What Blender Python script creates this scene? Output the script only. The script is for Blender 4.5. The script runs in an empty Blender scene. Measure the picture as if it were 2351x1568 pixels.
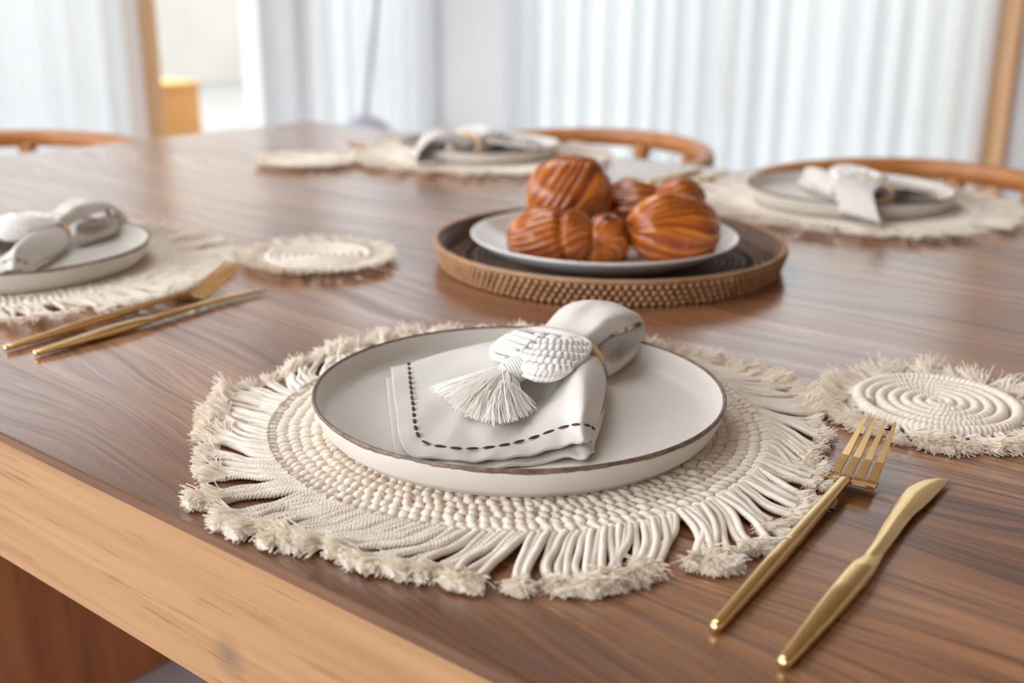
import bpy, math, random
import numpy as np
from mathutils import Matrix, Vector

rng = np.random.default_rng(7)
random.seed(7)
sc = bpy.context.scene
col = sc.collection
PI = math.pi

# ---------------------------------------------------------------- camera
# World axes: x runs along the long side of the table, y across it, z up; floor z = 0, table top z = TT.
TT = 0.75
F_PX, PITCH, CAM_H, ROLL = 2560.19, 0.309208, 0.28169, 0.0078044
UX, UY = 0.78173322, -0.623613          # long side of the table in the camera's heading frame
YAW = math.atan2(-UY, UX)
cam_d = bpy.data.cameras.new('camera')
cam = bpy.data.objects.new('camera', cam_d)
col.objects.link(cam)
cam_d.sensor_width = 36.0
cam_d.lens = F_PX * 36.0 / 2351.0
cam_d.clip_start = 0.01
cam_d.clip_end = 200
cam.matrix_world = (Matrix.Translation((0, 0, TT + CAM_H)) @ Matrix.Rotation(YAW, 4, 'Z')
                    @ Matrix.Rotation(PI / 2 - PITCH, 4, 'X') @ Matrix.Rotation(ROLL, 4, 'Z'))
cam_d.dof.use_dof = True
cam_d.dof.focus_distance = 0.675
cam_d.dof.aperture_fstop = 4.9
sc.camera = cam

# ---------------------------------------------------------------- sky, exposure
world = bpy.data.worlds.new('sky')
sc.world = world
world.use_nodes = True
bg = world.node_tree.nodes['Background']
bg.inputs['Color'].default_value = (0.91, 0.955, 1.0, 1)
bg.inputs['Strength'].default_value = 6.2
sc.view_settings.view_transform = 'Standard'
sc.view_settings.look = 'None'
sc.view_settings.gamma = 1.0
sc.view_settings.use_curve_mapping = False
sc.view_settings.exposure = 0.02
sc.cycles.use_denoising = True
sc.cycles.max_bounces = 14
sc.cycles.diffuse_bounces = 9
sc.cycles.transmission_bounces = 12
sc.cycles.transparent_max_bounces = 12
sc.cycles.sample_clamp_indirect = 6.0
sc.cycles.caustics_reflective = False
sc.cycles.caustics_refractive = False


# ---------------------------------------------------------------- pixel helpers
def ray(px, py):
    x, y = px - 2351 / 2, py - 784
    c, s = math.cos(-ROLL), math.sin(-ROLL)
    x, y = c * x - s * y, s * x + c * y
    c, s = math.cos(PITCH), math.sin(PITCH)
    d = (x / F_PX, c - y / F_PX * s, -s - y / F_PX * c)
    return np.array([d[0] * UX + d[1] * UY, -d[0] * UY + d[1] * UX, d[2]])


def at(px, py, h=0.0):
    """point h metres above the table top seen at a photo pixel"""
    d = ray(px, py)
    return np.array([0, 0, TT + CAM_H]) + d * ((h - CAM_H) / d[2])


def on_x(px, py, X):
    d = ray(px, py)
    return np.array([0, 0, TT + CAM_H]) + d * (X / d[0])


def on_y(px, py, Y):
    d = ray(px, py)
    return np.array([0, 0, TT + CAM_H]) + d * (Y / d[1])


# ---------------------------------------------------------------- mesh helpers
class Acc:
    def __init__(self):
        self.v, self.f, self.n = [], [], 0

    def add(self, vf):
        V, Fs = vf
        self.v.append(np.asarray(V, float))
        for Fc in (Fs if isinstance(Fs, (list, tuple)) else [Fs]):
            if len(Fc):
                self.f.append(np.asarray(Fc, int) + self.n)
        self.n += len(V)
        return self

    def get(self):
        return np.concatenate(self.v), self.f


def new_mesh(name, vf, mats, smooth=True, midx=None):
    V, Fs = vf
    if not isinstance(Fs, (list, tuple)):
        Fs = [Fs]
    Fs = [np.asarray(f, np.int32) for f in Fs if len(f)]
    me = bpy.data.meshes.new(name)
    V = np.ascontiguousarray(V, np.float32)
    me.vertices.add(len(V))
    me.vertices.foreach_set('co', V.ravel())
    nl = sum(f.size for f in Fs)
    npol = sum(len(f) for f in Fs)
    me.loops.add(nl)
    me.loops.foreach_set('vertex_index', np.concatenate([f.ravel() for f in Fs]))
    me.polygons.add(npol)
    tot = np.concatenate([np.full(len(f), f.shape[1], np.int32) for f in Fs])
    st = np.concatenate([[0], np.cumsum(tot)[:-1]]).astype(np.int32)
    me.polygons.foreach_set('loop_start', st)
    me.polygons.foreach_set('loop_total', tot)
    me.polygons.foreach_set('use_smooth', np.full(npol, bool(smooth)))
    if midx is not None:
        me.polygons.foreach_set('material_index', np.asarray(midx, np.int32))
    me.update(calc_edges=True)
    me.validate()
    for m in (mats if isinstance(mats, (list, tuple)) else [mats]):
        me.materials.append(m)
    return me


def obj(name, data, parent=None, loc=(0, 0, 0), rot=(0, 0, 0)):
    o = bpy.data.objects.new(name, data)
    col.objects.link(o)
    o.parent = parent
    o.location = loc
    o.rotation_euler = rot
    return o


def part(name, vf, m, parent=None, smooth=True, loc=(0, 0, 0), rot=(0, 0, 0)):
    return obj(name, new_mesh(name, vf, m, smooth), parent, loc, rot)


def tag(o, label=None, cat=None, group=None, kind=None):
    if label: o['label'] = label
    if cat: o['category'] = cat
    if group: o['group'] = group
    if kind: o['kind'] = kind
    return o


def thing(name, label, cat, loc, rz=0, group=None):
    o = bpy.data.objects.new(name, None)
    o.empty_display_size = 0.05
    col.objects.link(o)
    o.location = loc
    o.rotation_euler = (0, 0, rz)
    return tag(o, label, cat, group)


def copy_tree(o, parent=None, skip=()):
    c = o.copy()
    col.objects.link(c)
    c.parent = parent
    for ch in list(o.children):
        if ch.name.split('.')[0] in skip:
            continue
        copy_tree(ch, c, skip)
    return c


def box(x0, x1, y0, y1, z0, z1):
    V = np.array([(x, y, z) for x in (x0, x1) for y in (y0, y1) for z in (z0, z1)], float)
    Fq = np.array([(0, 1, 3, 2), (4, 6, 7, 5), (0, 4, 5, 1), (2, 3, 7, 6), (0, 2, 6, 4), (1, 5, 7, 3)])
    return V, Fq


def bbox_bevel(x0, x1, y0, y1, z0, z1, b):
    """box with chamfered edges (24 verts)"""
    V, idx = [], {}
    for sx in (0, 1):
        for sy in (0, 1):
            for sz in (0, 1):
                p = ((x0, x1)[sx], (y0, y1)[sy], (z0, z1)[sz])
                q = (b if sx == 0 else -b, b if sy == 0 else -b, b if sz == 0 else -b)
                for a in range(3):
                    w = [p[i] + (q[i] if i != a else 0) for i in range(3)]
                    idx[(sx, sy, sz, a)] = len(V)
                    V.append(w)
    Q, T = [], []
    for a in range(3):
        for s in (0, 1):
            k = [i for i in range(3) if i != a]
            loop = []
            for (p, q) in ((0, 0), (1, 0), (1, 1), (0, 1)):
                t = [0, 0, 0]
                t[a], t[k[0]], t[k[1]] = s, p, q
                loop.append(idx[(*t, a)])
            flip = (s == 0) ^ (a == 1)
            Q.append(loop[::-1] if flip else loop)
    for a in range(3):
        k = [i for i in range(3) if i != a]
        for p in (0, 1):
            for q in (0, 1):
                t0, t1 = [0] * 3, [0] * 3
                t0[k[0]] = t1[k[0]] = p
                t0[k[1]] = t1[k[1]] = q
                t1[a] = 1
                Q.append([idx[(*t0, k[0])], idx[(*t1, k[0])], idx[(*t1, k[1])], idx[(*t0, k[1])]])
    for sx in (0, 1):
        for sy in (0, 1):
            for sz in (0, 1):
                T.append([idx[(sx, sy, sz, a)] for a in range(3)])
    return np.array(V), [np.array(Q), np.array(T)]


def lathe(prof, seg=96, cx=0, cy=0):
    prof = np.asarray(prof, float)
    a = np.linspace(0, 2 * PI, seg, endpoint=False)
    K = len(prof)
    V = np.stack([cx + prof[:, None, 0] * np.cos(a), cy + prof[:, None, 0] * np.sin(a),
                  prof[:, None, 1] + 0 * a], -1).reshape(-1, 3)
    i = np.arange(K - 1)[:, None]
    j = np.arange(seg)[None, :]
    j2 = (j + 1) % seg
    Fq = np.stack([i * seg + j, i * seg + j2, (i + 1) * seg + j2, (i + 1) * seg + j], -1).reshape(-1, 4)
    return V, Fq


def grid_faces(R, C, off=0, closed=False):
    i = np.arange(R - 1)[:, None]
    j = np.arange(C if closed else C - 1)[None, :]
    j2 = (j + 1) % C
    return (np.stack([i * C + j, i * C + j2, (i + 1) * C + j2, (i + 1) * C + j], -1).reshape(-1, 4)) + off


def frames(P):
    P = np.asarray(P, float)
    T = np.gradient(P, axis=0)
    T /= np.linalg.norm(T, axis=1)[:, None] + 1e-12
    N = np.zeros_like(P)
    up = np.array([0, 0, 1.0]) if abs(T[0, 2]) < 0.9 else np.array([1.0, 0, 0])
    n = np.cross(np.cross(T[0], up), T[0])
    n /= np.linalg.norm(n)
    for k in range(len(P)):
        n = n - T[k] * (n @ T[k])
        n /= np.linalg.norm(n) + 1e-12
        N[k] = n
    B = np.cross(T, N)
    return T, N, B


def tube(P, r, sides=10, prof=None, caps=True, flat=1.0):
    """flat scales the section along the frame normal"""
    P = np.asarray(P, float)
    K = len(P)
    T, N, B = frames(P)
    r = np.broadcast_to(np.asarray(r, float), (K,))
    a = np.linspace(0, 2 * PI, sides, endpoint=False)
    R = r[:, None] * (np.ones((K, sides)) if prof is None else prof)
    V = P[:, None, :] + (R * np.cos(a))[..., None] * B[:, None, :] + (R * np.sin(a) * flat)[..., None] * N[:, None, :]
    V = V.reshape(-1, 3)
    Fq = grid_faces(K, sides, closed=True)
    if caps:
        V = np.concatenate([V, P[:1], P[-1:]])
        j = np.arange(sides)
        j2 = (j + 1) % sides
        t0 = np.stack([np.full(sides, K * sides), j2, j], -1)
        b = (K - 1) * sides
        t1 = np.stack([np.full(sides, K * sides + 1), b + j, b + j2], -1)
        return V, [Fq, t0, t1]
    return V, [Fq]


def resample(P, n):
    P = np.asarray(P, float)
    s = np.concatenate([[0], np.cumsum(np.linalg.norm(np.diff(P, axis=0), axis=1))])
    t = np.linspace(0, s[-1], n)
    return np.stack([np.interp(t, s, P[:, k]) for k in range(P.shape[1])], -1), s[-1]


def catmull(P, n, axis=0):
    """smooth upsampling of control points along an axis"""
    P = np.moveaxis(np.asarray(P, float), axis, 0)
    K = len(P)
    E = np.concatenate([2 * P[:1] - P[1:2], P, 2 * P[-1:] - P[-2:-1]])
    t = np.linspace(0, K - 1, n)
    i = np.minimum(t.astype(int), K - 2)
    f = (t - i).reshape((-1,) + (1,) * (P.ndim - 1))
    p0, p1, p2, p3 = E[i], E[i + 1], E[i + 2], E[i + 3]
    Q = 0.5 * (2 * p1 + (p2 - p0) * f + (2 * p0 - 5 * p1 + 4 * p2 - p3) * f ** 2 + (3 * p1 - p0 - 3 * p2 + p3) * f ** 3)
    return np.moveaxis(Q, 0, axis)


def rope(P, r, pitch=0.0066, step=0.0007, sides=12, strands=3, depth=0.27, taper=None):
    """twisted cord along a path"""
    P, L = resample(P, max(8, int(np.ceil(np.linalg.norm(np.diff(np.asarray(P, float), axis=0), axis=1).sum() / step))))
    s = np.linspace(0, L, len(P))
    a = np.linspace(0, 2 * PI, sides, endpoint=False)
    ph = strands / 2 * (a[None, :] - 2 * PI * s[:, None] / pitch)
    prof = 1 - depth + 1.4 * depth * np.abs(np.cos(ph)) ** 0.8
    rr = r if taper is None else r * np.interp(np.linspace(0, 1, len(P)), *taper)
    return tube(P, rr, sides, prof)


def fibers(paths, r0, r1=None, sides=3):
    """many thin strands at once; paths (N, K, 3)"""
    paths = np.asarray(paths, float)
    N, K, _ = paths.shape
    r1 = r0 if r1 is None else r1
    T = np.gradient(paths, axis=1)
    T /= np.linalg.norm(T, axis=2)[..., None] + 1e-12
    S = np.cross(T, np.array([0.03, 0.05, 1.0]))
    S /= np.linalg.norm(S, axis=2)[..., None] + 1e-9
    U = np.cross(S, T)
    a = np.linspace(0, 2 * PI, sides, endpoint=False)
    r = np.linspace(r0, r1, K)[None, :, None, None]
    V = paths[:, :, None, :] + r * (np.cos(a)[:, None] * S[:, :, None, :] + np.sin(a)[:, None] * U[:, :, None, :])
    Fq = grid_faces(K, sides, closed=True)
    Fa = (Fq[None] + (np.arange(N) * K * sides)[:, None, None]).reshape(-1, 4)
    base = (np.arange(N) * K * sides + (K - 1) * sides)[:, None]
    if sides == 3:
        cap = base + np.array([[0, 1, 2]])
        return V.reshape(-1, 3), [Fa, cap]
    return V.reshape(-1, 3), [Fa]


def ball(nu=8, nv=6):
    V = [(0, 0, -1)]
    for j in range(1, nv):
        p = -PI / 2 + PI * j / nv
        for i in range(nu):
            a = 2 * PI * i / nu
            V.append((math.cos(p) * math.cos(a), math.cos(p) * math.sin(a), math.sin(p)))
    V.append((0, 0, 1))
    V = np.array(V)
    Q = grid_faces(nv - 1, nu, 1, True)
    j = np.arange(nu)
    j2 = (j + 1) % nu
    t0 = np.stack([0 * j, 1 + j2, 1 + j], -1)
    b = 1 + (nv - 2) * nu
    t1 = np.stack([0 * j + len(V) - 1, b + j, b + j2], -1)
    return V, [Q, t0, t1]


def many(base, mats4):
    """base (V, faces) placed with N affine matrices (N,3,4)"""
    V, Fs = base
    M = np.asarray(mats4, float)
    N = len(M)
    VV = (np.einsum('nij,vj->nvi', M[:, :, :3], V) + M[:, None, :, 3]).reshape(-1, 3)
    out = []
    for f in Fs:
        out.append((f[None] + (np.arange(N) * len(V))[:, None, None]).reshape(-1, f.shape[1]))
    return VV, out


def thick(G, t, closed=False):
    """solid sheet from a grid of points (R, C, 3)"""
    R, C, _ = G.shape
    du = np.gradient(G, axis=0)
    dv = np.gradient(G, axis=1)
    n = np.cross(dv, du)
    n /= np.linalg.norm(n, axis=2)[..., None] + 1e-12
    if n[..., 2].mean() < 0:
        n = -n
    A = G.reshape(-1, 3)
    Bq = (G - n * t).reshape(-1, 3)
    f1 = grid_faces(R, C)
    f2 = grid_faces(R, C, R * C)[:, ::-1]
    ring = [(0, j) for j in range(C)] + [(i, C - 1) for i in range(1, R)] + [(R - 1, j) for j in range(C - 2, -1, -1)] + [(i, 0) for i in range(R - 2, 0, -1)]
    ring = np.array([i * C + j for i, j in ring])
    r2 = np.roll(ring, -1)
    f3 = np.stack([ring, ring + R * C, r2 + R * C, r2], -1)
    return np.concatenate([A, Bq]), [f1, f2, f3]


def snoise(x, seed=0, n=7):
    """smooth 1-D noise"""
    g = np.random.default_rng(seed)
    y = 0 * np.asarray(x, float)
    for k in range(1, n + 1):
        y = y + np.sin(x * k * g.uniform(0.7, 1.3) + g.uniform(0, 6.3)) / k ** 0.7
    return y / 2.2


# ---------------------------------------------------------------- materials
def material(name):
    m = bpy.data.materials.new(name)
    m.use_nodes = True
    nt = m.node_tree
    b = nt.nodes['Principled BSDF']
    return m, nt, b


def N_(nt, typ, **kw):
    n = nt.nodes.new(typ)
    for k, v in kw.items():
        if k.startswith('in_'):
            key = k[3:]
            n.inputs[int(key) if key.isdigit() else key.replace('_', ' ')].default_value = v
        else:
            setattr(n, k, v)
    return n


def ramp(nt, fac, stops, interp='LINEAR'):
    r = nt.nodes.new('ShaderNodeValToRGB')
    r.color_ramp.interpolation = interp
    el = r.color_ramp.elements
    while len(el) > 1:
        el.remove(el[-1])
    el[0].position, el[0].color = stops[0][0], (*stops[0][1], 1)
    for p, c in stops[1:]:
        e = el.new(p)
        e.color = (*c, 1)
    nt.links.new(fac, r.inputs['Fac'])
    return r.outputs['Color']


def tex_noise(nt, vec, scale, detail=4, rough=0.55, dist=0.0):
    n = N_(nt, 'ShaderNodeTexNoise')
    n.inputs['Scale'].default_value = scale
    n.inputs['Detail'].default_value = detail
    n.inputs['Roughness'].default_value = rough
    n.inputs['Distortion'].default_value = dist
    nt.links.new(vec, n.inputs['Vector'])
    return n.outputs['Fac']


def mapping(nt, scale, coord='Object', loc=(0, 0, 0), rot=(0, 0, 0)):
    tc = N_(nt, 'ShaderNodeTexCoord')
    mp = N_(nt, 'ShaderNodeMapping')
    mp.inputs['Scale'].default_value = scale
    mp.inputs['Location'].default_value = loc
    mp.inputs['Rotation'].default_value = rot
    nt.links.new(tc.outputs[coord], mp.inputs['Vector'])
    return mp.outputs['Vector']


def math_(nt, op, a, b=None, c=None, clamp=False):
    n = N_(nt, 'ShaderNodeMath', operation=op, use_clamp=clamp)
    for i, v in enumerate((a, b, c)):
        if v is None: continue
        if isinstance(v, (int, float)):
            n.inputs[i].default_value = v
        else:
            nt.links.new(v, n.inputs[i])
    return n.outputs[0]


def mixc(nt, fac, a, b, blend='MIX'):
    n = N_(nt, 'ShaderNodeMix', data_type='RGBA', blend_type=blend)
    for key, v in (('Factor', fac), ('A', a), ('B', b)):
        s = [i for i in n.inputs if i.name == key and (i.type == ('VALUE' if key == 'Factor' else 'RGBA'))][0]
        if isinstance(v, (int, float)):
            s.default_value = v
        elif isinstance(v, tuple):
            s.default_value = (*v, 1)
        else:
            nt.links.new(v, s)
    return [o for o in n.outputs if o.type == 'RGBA'][0]


def bump(nt, b, h, strength=0.3, dist=0.001):
    n = N_(nt, 'ShaderNodeBump')
    n.inputs['Strength'].default_value = strength
    n.inputs['Distance'].default_value = dist
    nt.links.new(h, n.inputs['Height'])
    nt.links.new(n.outputs['Normal'], b.inputs['Normal'])


def plain(name, c, rough=0.6, metal=0.0, var=0.06, scale=30, bumps=0.0, bdist=0.0005, spec=0.5, coat=0.0):
    """procedural single-tone material with slight mottling"""
    m, nt, b = material(name)
    v = mapping(nt, (1, 1, 1))
    n = tex_noise(nt, v, scale, 4)
    lo = tuple(max(0, x * (1 - var)) for x in c)
    hi = tuple(min(1, x * (1 + var)) for x in c)
    nt.links.new(ramp(nt, n, [(0.3, lo), (0.7, hi)]), b.inputs['Base Color'])
    b.inputs['Roughness'].default_value = rough
    b.inputs['Metallic'].default_value = metal
    b.inputs['Specular IOR Level'].default_value = spec
    b.inputs['Coat Weight'].default_value = coat
    if bumps:
        bump(nt, b, n, bumps, bdist)
    return m


def wood_top():
    m, nt, b = material('stained_teak')
    warp = tex_noise(nt, mapping(nt, (1.3, 4.0, 1)), 1.0, 2, 0.5)
    tc = N_(nt, 'ShaderNodeTexCoord')
    sep = N_(nt, 'ShaderNodeSeparateXYZ')
    nt.links.new(tc.outputs['Object'], sep.inputs[0])
    y2 = math_(nt, 'ADD', sep.outputs['Y'], math_(nt, 'MULTIPLY', warp, 0.20))
    y2 = math_(nt, 'ADD', y2, math_(nt, 'MULTIPLY', sep.outputs['X'], 0.06))
    comb = N_(nt, 'ShaderNodeCombineXYZ')
    nt.links.new(sep.outputs['X'], comb.inputs['X'])
    nt.links.new(y2, comb.inputs['Y'])

    def sc_(v, s):
        mp = N_(nt, 'ShaderNodeMapping')
        mp.inputs['Scale'].default_value = s
        nt.links.new(v, mp.inputs['Vector'])
        return mp.outputs['Vector']
    w = comb.outputs[0]
    broad = tex_noise(nt, sc_(w, (0.9, 13, 1)), 1.0, 3, 0.5)
    rings = tex_noise(nt, sc_(w, (1.6, 95, 1)), 1.0, 4, 0.6)
    fine = tex_noise(nt, sc_(w, (4.5, 300, 1)), 1.0, 5, 0.62)
    pores = tex_noise(nt, sc_(w, (12, 520, 1)), 1.0, 3, 0.5)
    c1 = ramp(nt, broad, [(0.28, (0.185, 0.070, 0.028)), (0.48, (0.315, 0.136, 0.060)), (0.68, (0.425, 0.208, 0.098))])
    c2 = ramp(nt, rings, [(0.33, (0.42, 0.34, 0.31)), (0.45, (0.90, 0.88, 0.87)), (0.60, (1.08, 1.08, 1.08))])
    c = mixc(nt, 0.85, c1, c2, 'MULTIPLY')
    c3 = ramp(nt, fine, [(0.36, (0.36, 0.29, 0.27)), (0.49, (0.98, 0.97, 0.96)), (0.66, (1.25, 1.27, 1.28))])
    c = mixc(nt, 1.0, c, c3, 'MULTIPLY')
    c4 = ramp(nt, pores, [(0.30, (0.42, 0.34, 0.32)), (0.40, (1, 1, 1))])
    c = mixc(nt, 0.9, c, c4, 'MULTIPLY')
    # darker wood in the outermost strip, with fringe shade painted into the colour
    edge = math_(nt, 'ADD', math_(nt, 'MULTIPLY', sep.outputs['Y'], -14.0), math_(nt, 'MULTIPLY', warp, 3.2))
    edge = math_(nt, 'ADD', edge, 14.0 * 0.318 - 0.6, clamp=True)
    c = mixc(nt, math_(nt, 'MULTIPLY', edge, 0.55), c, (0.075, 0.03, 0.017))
    nt.links.new(c, b.inputs['Base Color'])
    rg = ramp(nt, rings, [(0.3, (0.36,) * 3), (0.7, (0.23,) * 3)])
    nt.links.new(rg, b.inputs['Roughness'])
    b.inputs['Specular IOR Level'].default_value = 0.5
    b.inputs['Coat Weight'].default_value = 1.0
    b.inputs['Coat IOR'].default_value = 1.6
    nt.links.new(ramp(nt, rings, [(0.3, (0.26,) * 3), (0.7, (0.13,) * 3)]), b.inputs['Coat Roughness'])
    h = math_(nt, 'ADD', math_(nt, 'MULTIPLY', fine, 0.7), math_(nt, 'MULTIPLY', rings, 0.9))
    bump(nt, b, h, 0.30, 0.00022)
    return m


def wood_light(name, lo, mid, hi, fleck, axis=(4, 60, 60), fl=(7, 300, 300), rough=0.55, flamt=0.6, smudge=None):
    m, nt, b = material(name)
    a = tex_noise(nt, mapping(nt, axis), 1.0, 4, 0.55, 0.3)
    f = tex_noise(nt, mapping(nt, fl), 1.0, 4, 0.6)
    c = ramp(nt, a, [(0.3, lo), (0.5, mid), (0.7, hi)])
    c2 = ramp(nt, f, [(0.30, fleck), (0.41, (1, 1, 1))])
    c = mixc(nt, flamt, c, c2, 'MULTIPLY')
    if smudge:                                 # a grey scuff rubbed into the wood
        tc = N_(nt, 'ShaderNodeTexCoord')
        vd = N_(nt, 'ShaderNodeVectorMath', operation='DISTANCE')
        vd.inputs[1].default_value = smudge
        nt.links.new(tc.outputs['Object'], vd.inputs[0])
        grit = tex_noise(nt, mapping(nt, (60, 900, 900)), 1.0, 3)
        k = math_(nt, 'SUBTRACT', 1.0, math_(nt, 'MULTIPLY', vd.outputs['Value'], 1 / 0.017), clamp=True)
        k = math_(nt, 'MULTIPLY', k, math_(nt, 'MULTIPLY', grit, 1.3), clamp=True)
        c = mixc(nt, k, c, (0.13, 0.085, 0.06))
    nt.links.new(c, b.inputs['Base Color'])
    b.inputs['Roughness'].default_value = rough
    bump(nt, b, f, 0.25, 0.0004)
    return m


def stoneware():
    m, nt, b = material('speckled_stoneware')
    tc = N_(nt, 'ShaderNodeTexCoord')
    sep = N_(nt, 'ShaderNodeSeparateXYZ')
    nt.links.new(tc.outputs['Object'], sep.inputs[0])
    v = mapping(nt, (1, 1, 1))
    tone = tex_noise(nt, v, 14, 3)
    base = ramp(nt, tone, [(0.3, (0.65, 0.605, 0.55)), (0.7, (0.715, 0.67, 0.615))])
    sp = tex_noise(nt, v, 900, 1, 0.4)
    spk = ramp(nt, sp, [(0.215, (0.35, 0.29, 0.24)), (0.245, (1, 1, 1))])
    base = mixc(nt, 0.8, base, spk, 'MULTIPLY')
    chip = tex_noise(nt, v, 26, 2, 0.5)
    chipf = tex_noise(nt, v, 160, 3, 0.6)
    # bare clay along the lip, reaching unevenly down the outside
    r2 = math_(nt, 'SQRT', math_(nt, 'ADD', math_(nt, 'POWER', sep.outputs['X'], 2.0), math_(nt, 'POWER', sep.outputs['Y'], 2.0)))
    low = math_(nt, 'SUBTRACT', 0.0252, math_(nt, 'ADD', math_(nt, 'MULTIPLY', chip, 0.0042), math_(nt, 'MULTIPLY', chipf, 0.0032)))
    k = math_(nt, 'MULTIPLY', math_(nt, 'SUBTRACT', sep.outputs['Z'], low), 4000, clamp=True)
    inner = math_(nt, 'MULTIPLY', math_(nt, 'SUBTRACT', r2, 0.1322), 4000, clamp=True)
    k = math_(nt, 'MULTIPLY', k, inner)
    brown = ramp(nt, chipf, [(0.35, (0.115, 0.07, 0.055)), (0.65, (0.235, 0.16, 0.125))])
    nt.links.new(mixc(nt, k, base, brown), b.inputs['Base Color'])
    b.inputs['Roughness'].default_value = 0.42
    b.inputs['Specular IOR Level'].default_value = 0.45
    bump(nt, b, sp, 0.03, 0.0003)
    return m


def linen():
    m, nt, b = material('cotton_linen')
    w1 = N_(nt, 'ShaderNodeTexWave', bands_direction='X')
    w2 = N_(nt, 'ShaderNodeTexWave', bands_direction='Y')
    v = mapping(nt, (1, 1, 1))
    for w in (w1, w2):
        w.inputs['Scale'].default_value = 420
        w.inputs['Distortion'].default_value = 1.5
        w.inputs['Detail'].default_value = 2
        nt.links.new(v, w.inputs['Vector'])
    h = math_(nt, 'ADD', w1.outputs['Fac'], w2.outputs['Fac'])
    n = tex_noise(nt, v, 22, 4)
    c = ramp(nt, n, [(0.3, (0.64, 0.595, 0.55)), (0.7, (0.70, 0.655, 0.61))])
    c = mixc(nt, 0.12, c, ramp(nt, math_(nt, 'MULTIPLY', h, 0.5), [(0.1, (0.6, 0.58, 0.55)), (0.7, (1, 1, 1))]), 'MULTIPLY')
    nt.links.new(c, b.inputs['Base Color'])
    b.inputs['Roughness'].default_value = 0.9
    b.inputs['Specular IOR Level'].default_value = 0.2
    b.inputs['Sheen Weight'].default_value = 0.15
    bump(nt, b, h, 0.3, 0.0004)
    return m


def cotton(name, lo, hi, rough=0.95, thin=0.0):
    m, nt, b = material(name)
    v = mapping(nt, (1, 1, 1))
    n = tex_noise(nt, v, 90, 5, 0.65)
    fz = tex_noise(nt, v, 900, 3, 0.6)
    nt.links.new(ramp(nt, n, [(0.3, lo), (0.7, hi)]), b.inputs['Base Color'])
    b.inputs['Roughness'].default_value = rough
    b.inputs['Specular IOR Level'].default_value = 0.15
    b.inputs['Sheen Weight'].default_value = 0.2
    if not thin:
        bump(nt, b, fz, 0.35, 0.0006)
    if thin:                                   # single fibres let light through
        tr = N_(nt, 'ShaderNodeBsdfTranslucent')
        tr.inputs['Color'].default_value = (*hi, 1)
        mx = N_(nt, 'ShaderNodeMixShader', in_0=thin)
        nt.links.new(b.outputs[0], mx.inputs[1])
        nt.links.new(tr.outputs[0], mx.inputs[2])
        nt.links.new(mx.outputs[0], nt.nodes['Material Output'].inputs['Surface'])
    return m


def gold():
    m, nt, b = material('brushed_gold')
    n = tex_noise(nt, mapping(nt, (20, 900, 900)), 1.0, 3)
    nt.links.new(ramp(nt, n, [(0.3, (0.86, 0.58, 0.25)), (0.7, (0.93, 0.67, 0.33))]), b.inputs['Base Color'])
    b.inputs['Metallic'].default_value = 1.0
    b.inputs['Roughness'].default_value = 0.21
    return m


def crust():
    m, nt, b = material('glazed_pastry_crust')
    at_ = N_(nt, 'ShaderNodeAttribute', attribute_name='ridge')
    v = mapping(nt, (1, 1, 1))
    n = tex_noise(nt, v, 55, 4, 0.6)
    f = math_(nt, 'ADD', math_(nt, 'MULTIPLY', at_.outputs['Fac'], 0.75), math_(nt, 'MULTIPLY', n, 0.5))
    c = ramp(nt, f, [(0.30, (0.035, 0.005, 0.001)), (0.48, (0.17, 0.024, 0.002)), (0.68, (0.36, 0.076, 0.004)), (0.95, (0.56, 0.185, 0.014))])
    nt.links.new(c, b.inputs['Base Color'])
    b.inputs['Roughness'].default_value = 0.40
    b.inputs['Specular IOR Level'].default_value = 0.3
    b.inputs['Coat Weight'].default_value = 0.75
    b.inputs['Coat Roughness'].default_value = 0.08
    bump(nt, b, n, 0.45, 0.003)
    return m


def rattan(name, lo, hi, rough=0.5):
    m, nt, b = material(name)
    v = mapping(nt, (1, 1, 1))
    n = tex_noise(nt, v, 60, 4, 0.6)
    f = tex_noise(nt, v, 500, 2, 0.6)
    c = mixc(nt, 0.3, ramp(nt, n, [(0.3, lo), (0.7, hi)]), ramp(nt, f, [(0.3, (0.5, 0.5, 0.5)), (0.6, (1, 1, 1))]), 'MULTIPLY')
    nt.links.new(c, b.inputs['Base Color'])
    b.inputs['Roughness'].default_value = rough
    bump(nt, b, f, 0.2, 0.0005)
    return m


def sheer():
    m, nt, b = material('sheer_curtain')
    nt.nodes.remove(b)
    out = nt.nodes['Material Output']
    n = tex_noise(nt, mapping(nt, (2, 2, 0.05)), 6.0, 3)
    tr = N_(nt, 'ShaderNodeBsdfTranslucent')
    nt.links.new(ramp(nt, n, [(0.3, (0.64, 0.644, 0.65)), (0.7, (0.72, 0.722, 0.725))]), tr.inputs['Color'])
    df = N_(nt, 'ShaderNodeBsdfDiffuse')
    df.inputs['Color'].default_value = (0.80, 0.80, 0.81, 1)
    tp = N_(nt, 'ShaderNodeBsdfTransparent')
    m1 = N_(nt, 'ShaderNodeMixShader', in_0=0.30)
    nt.links.new(tr.outputs[0], m1.inputs[1])
    nt.links.new(df.outputs[0], m1.inputs[2])
    m2 = N_(nt, 'ShaderNodeMixShader', in_0=0.10)
    nt.links.new(m1.outputs[0], m2.inputs[1])
    nt.links.new(tp.outputs[0], m2.inputs[2])
    nt.links.new(m2.outputs[0], out.inputs['Surface'])
    return m


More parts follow.
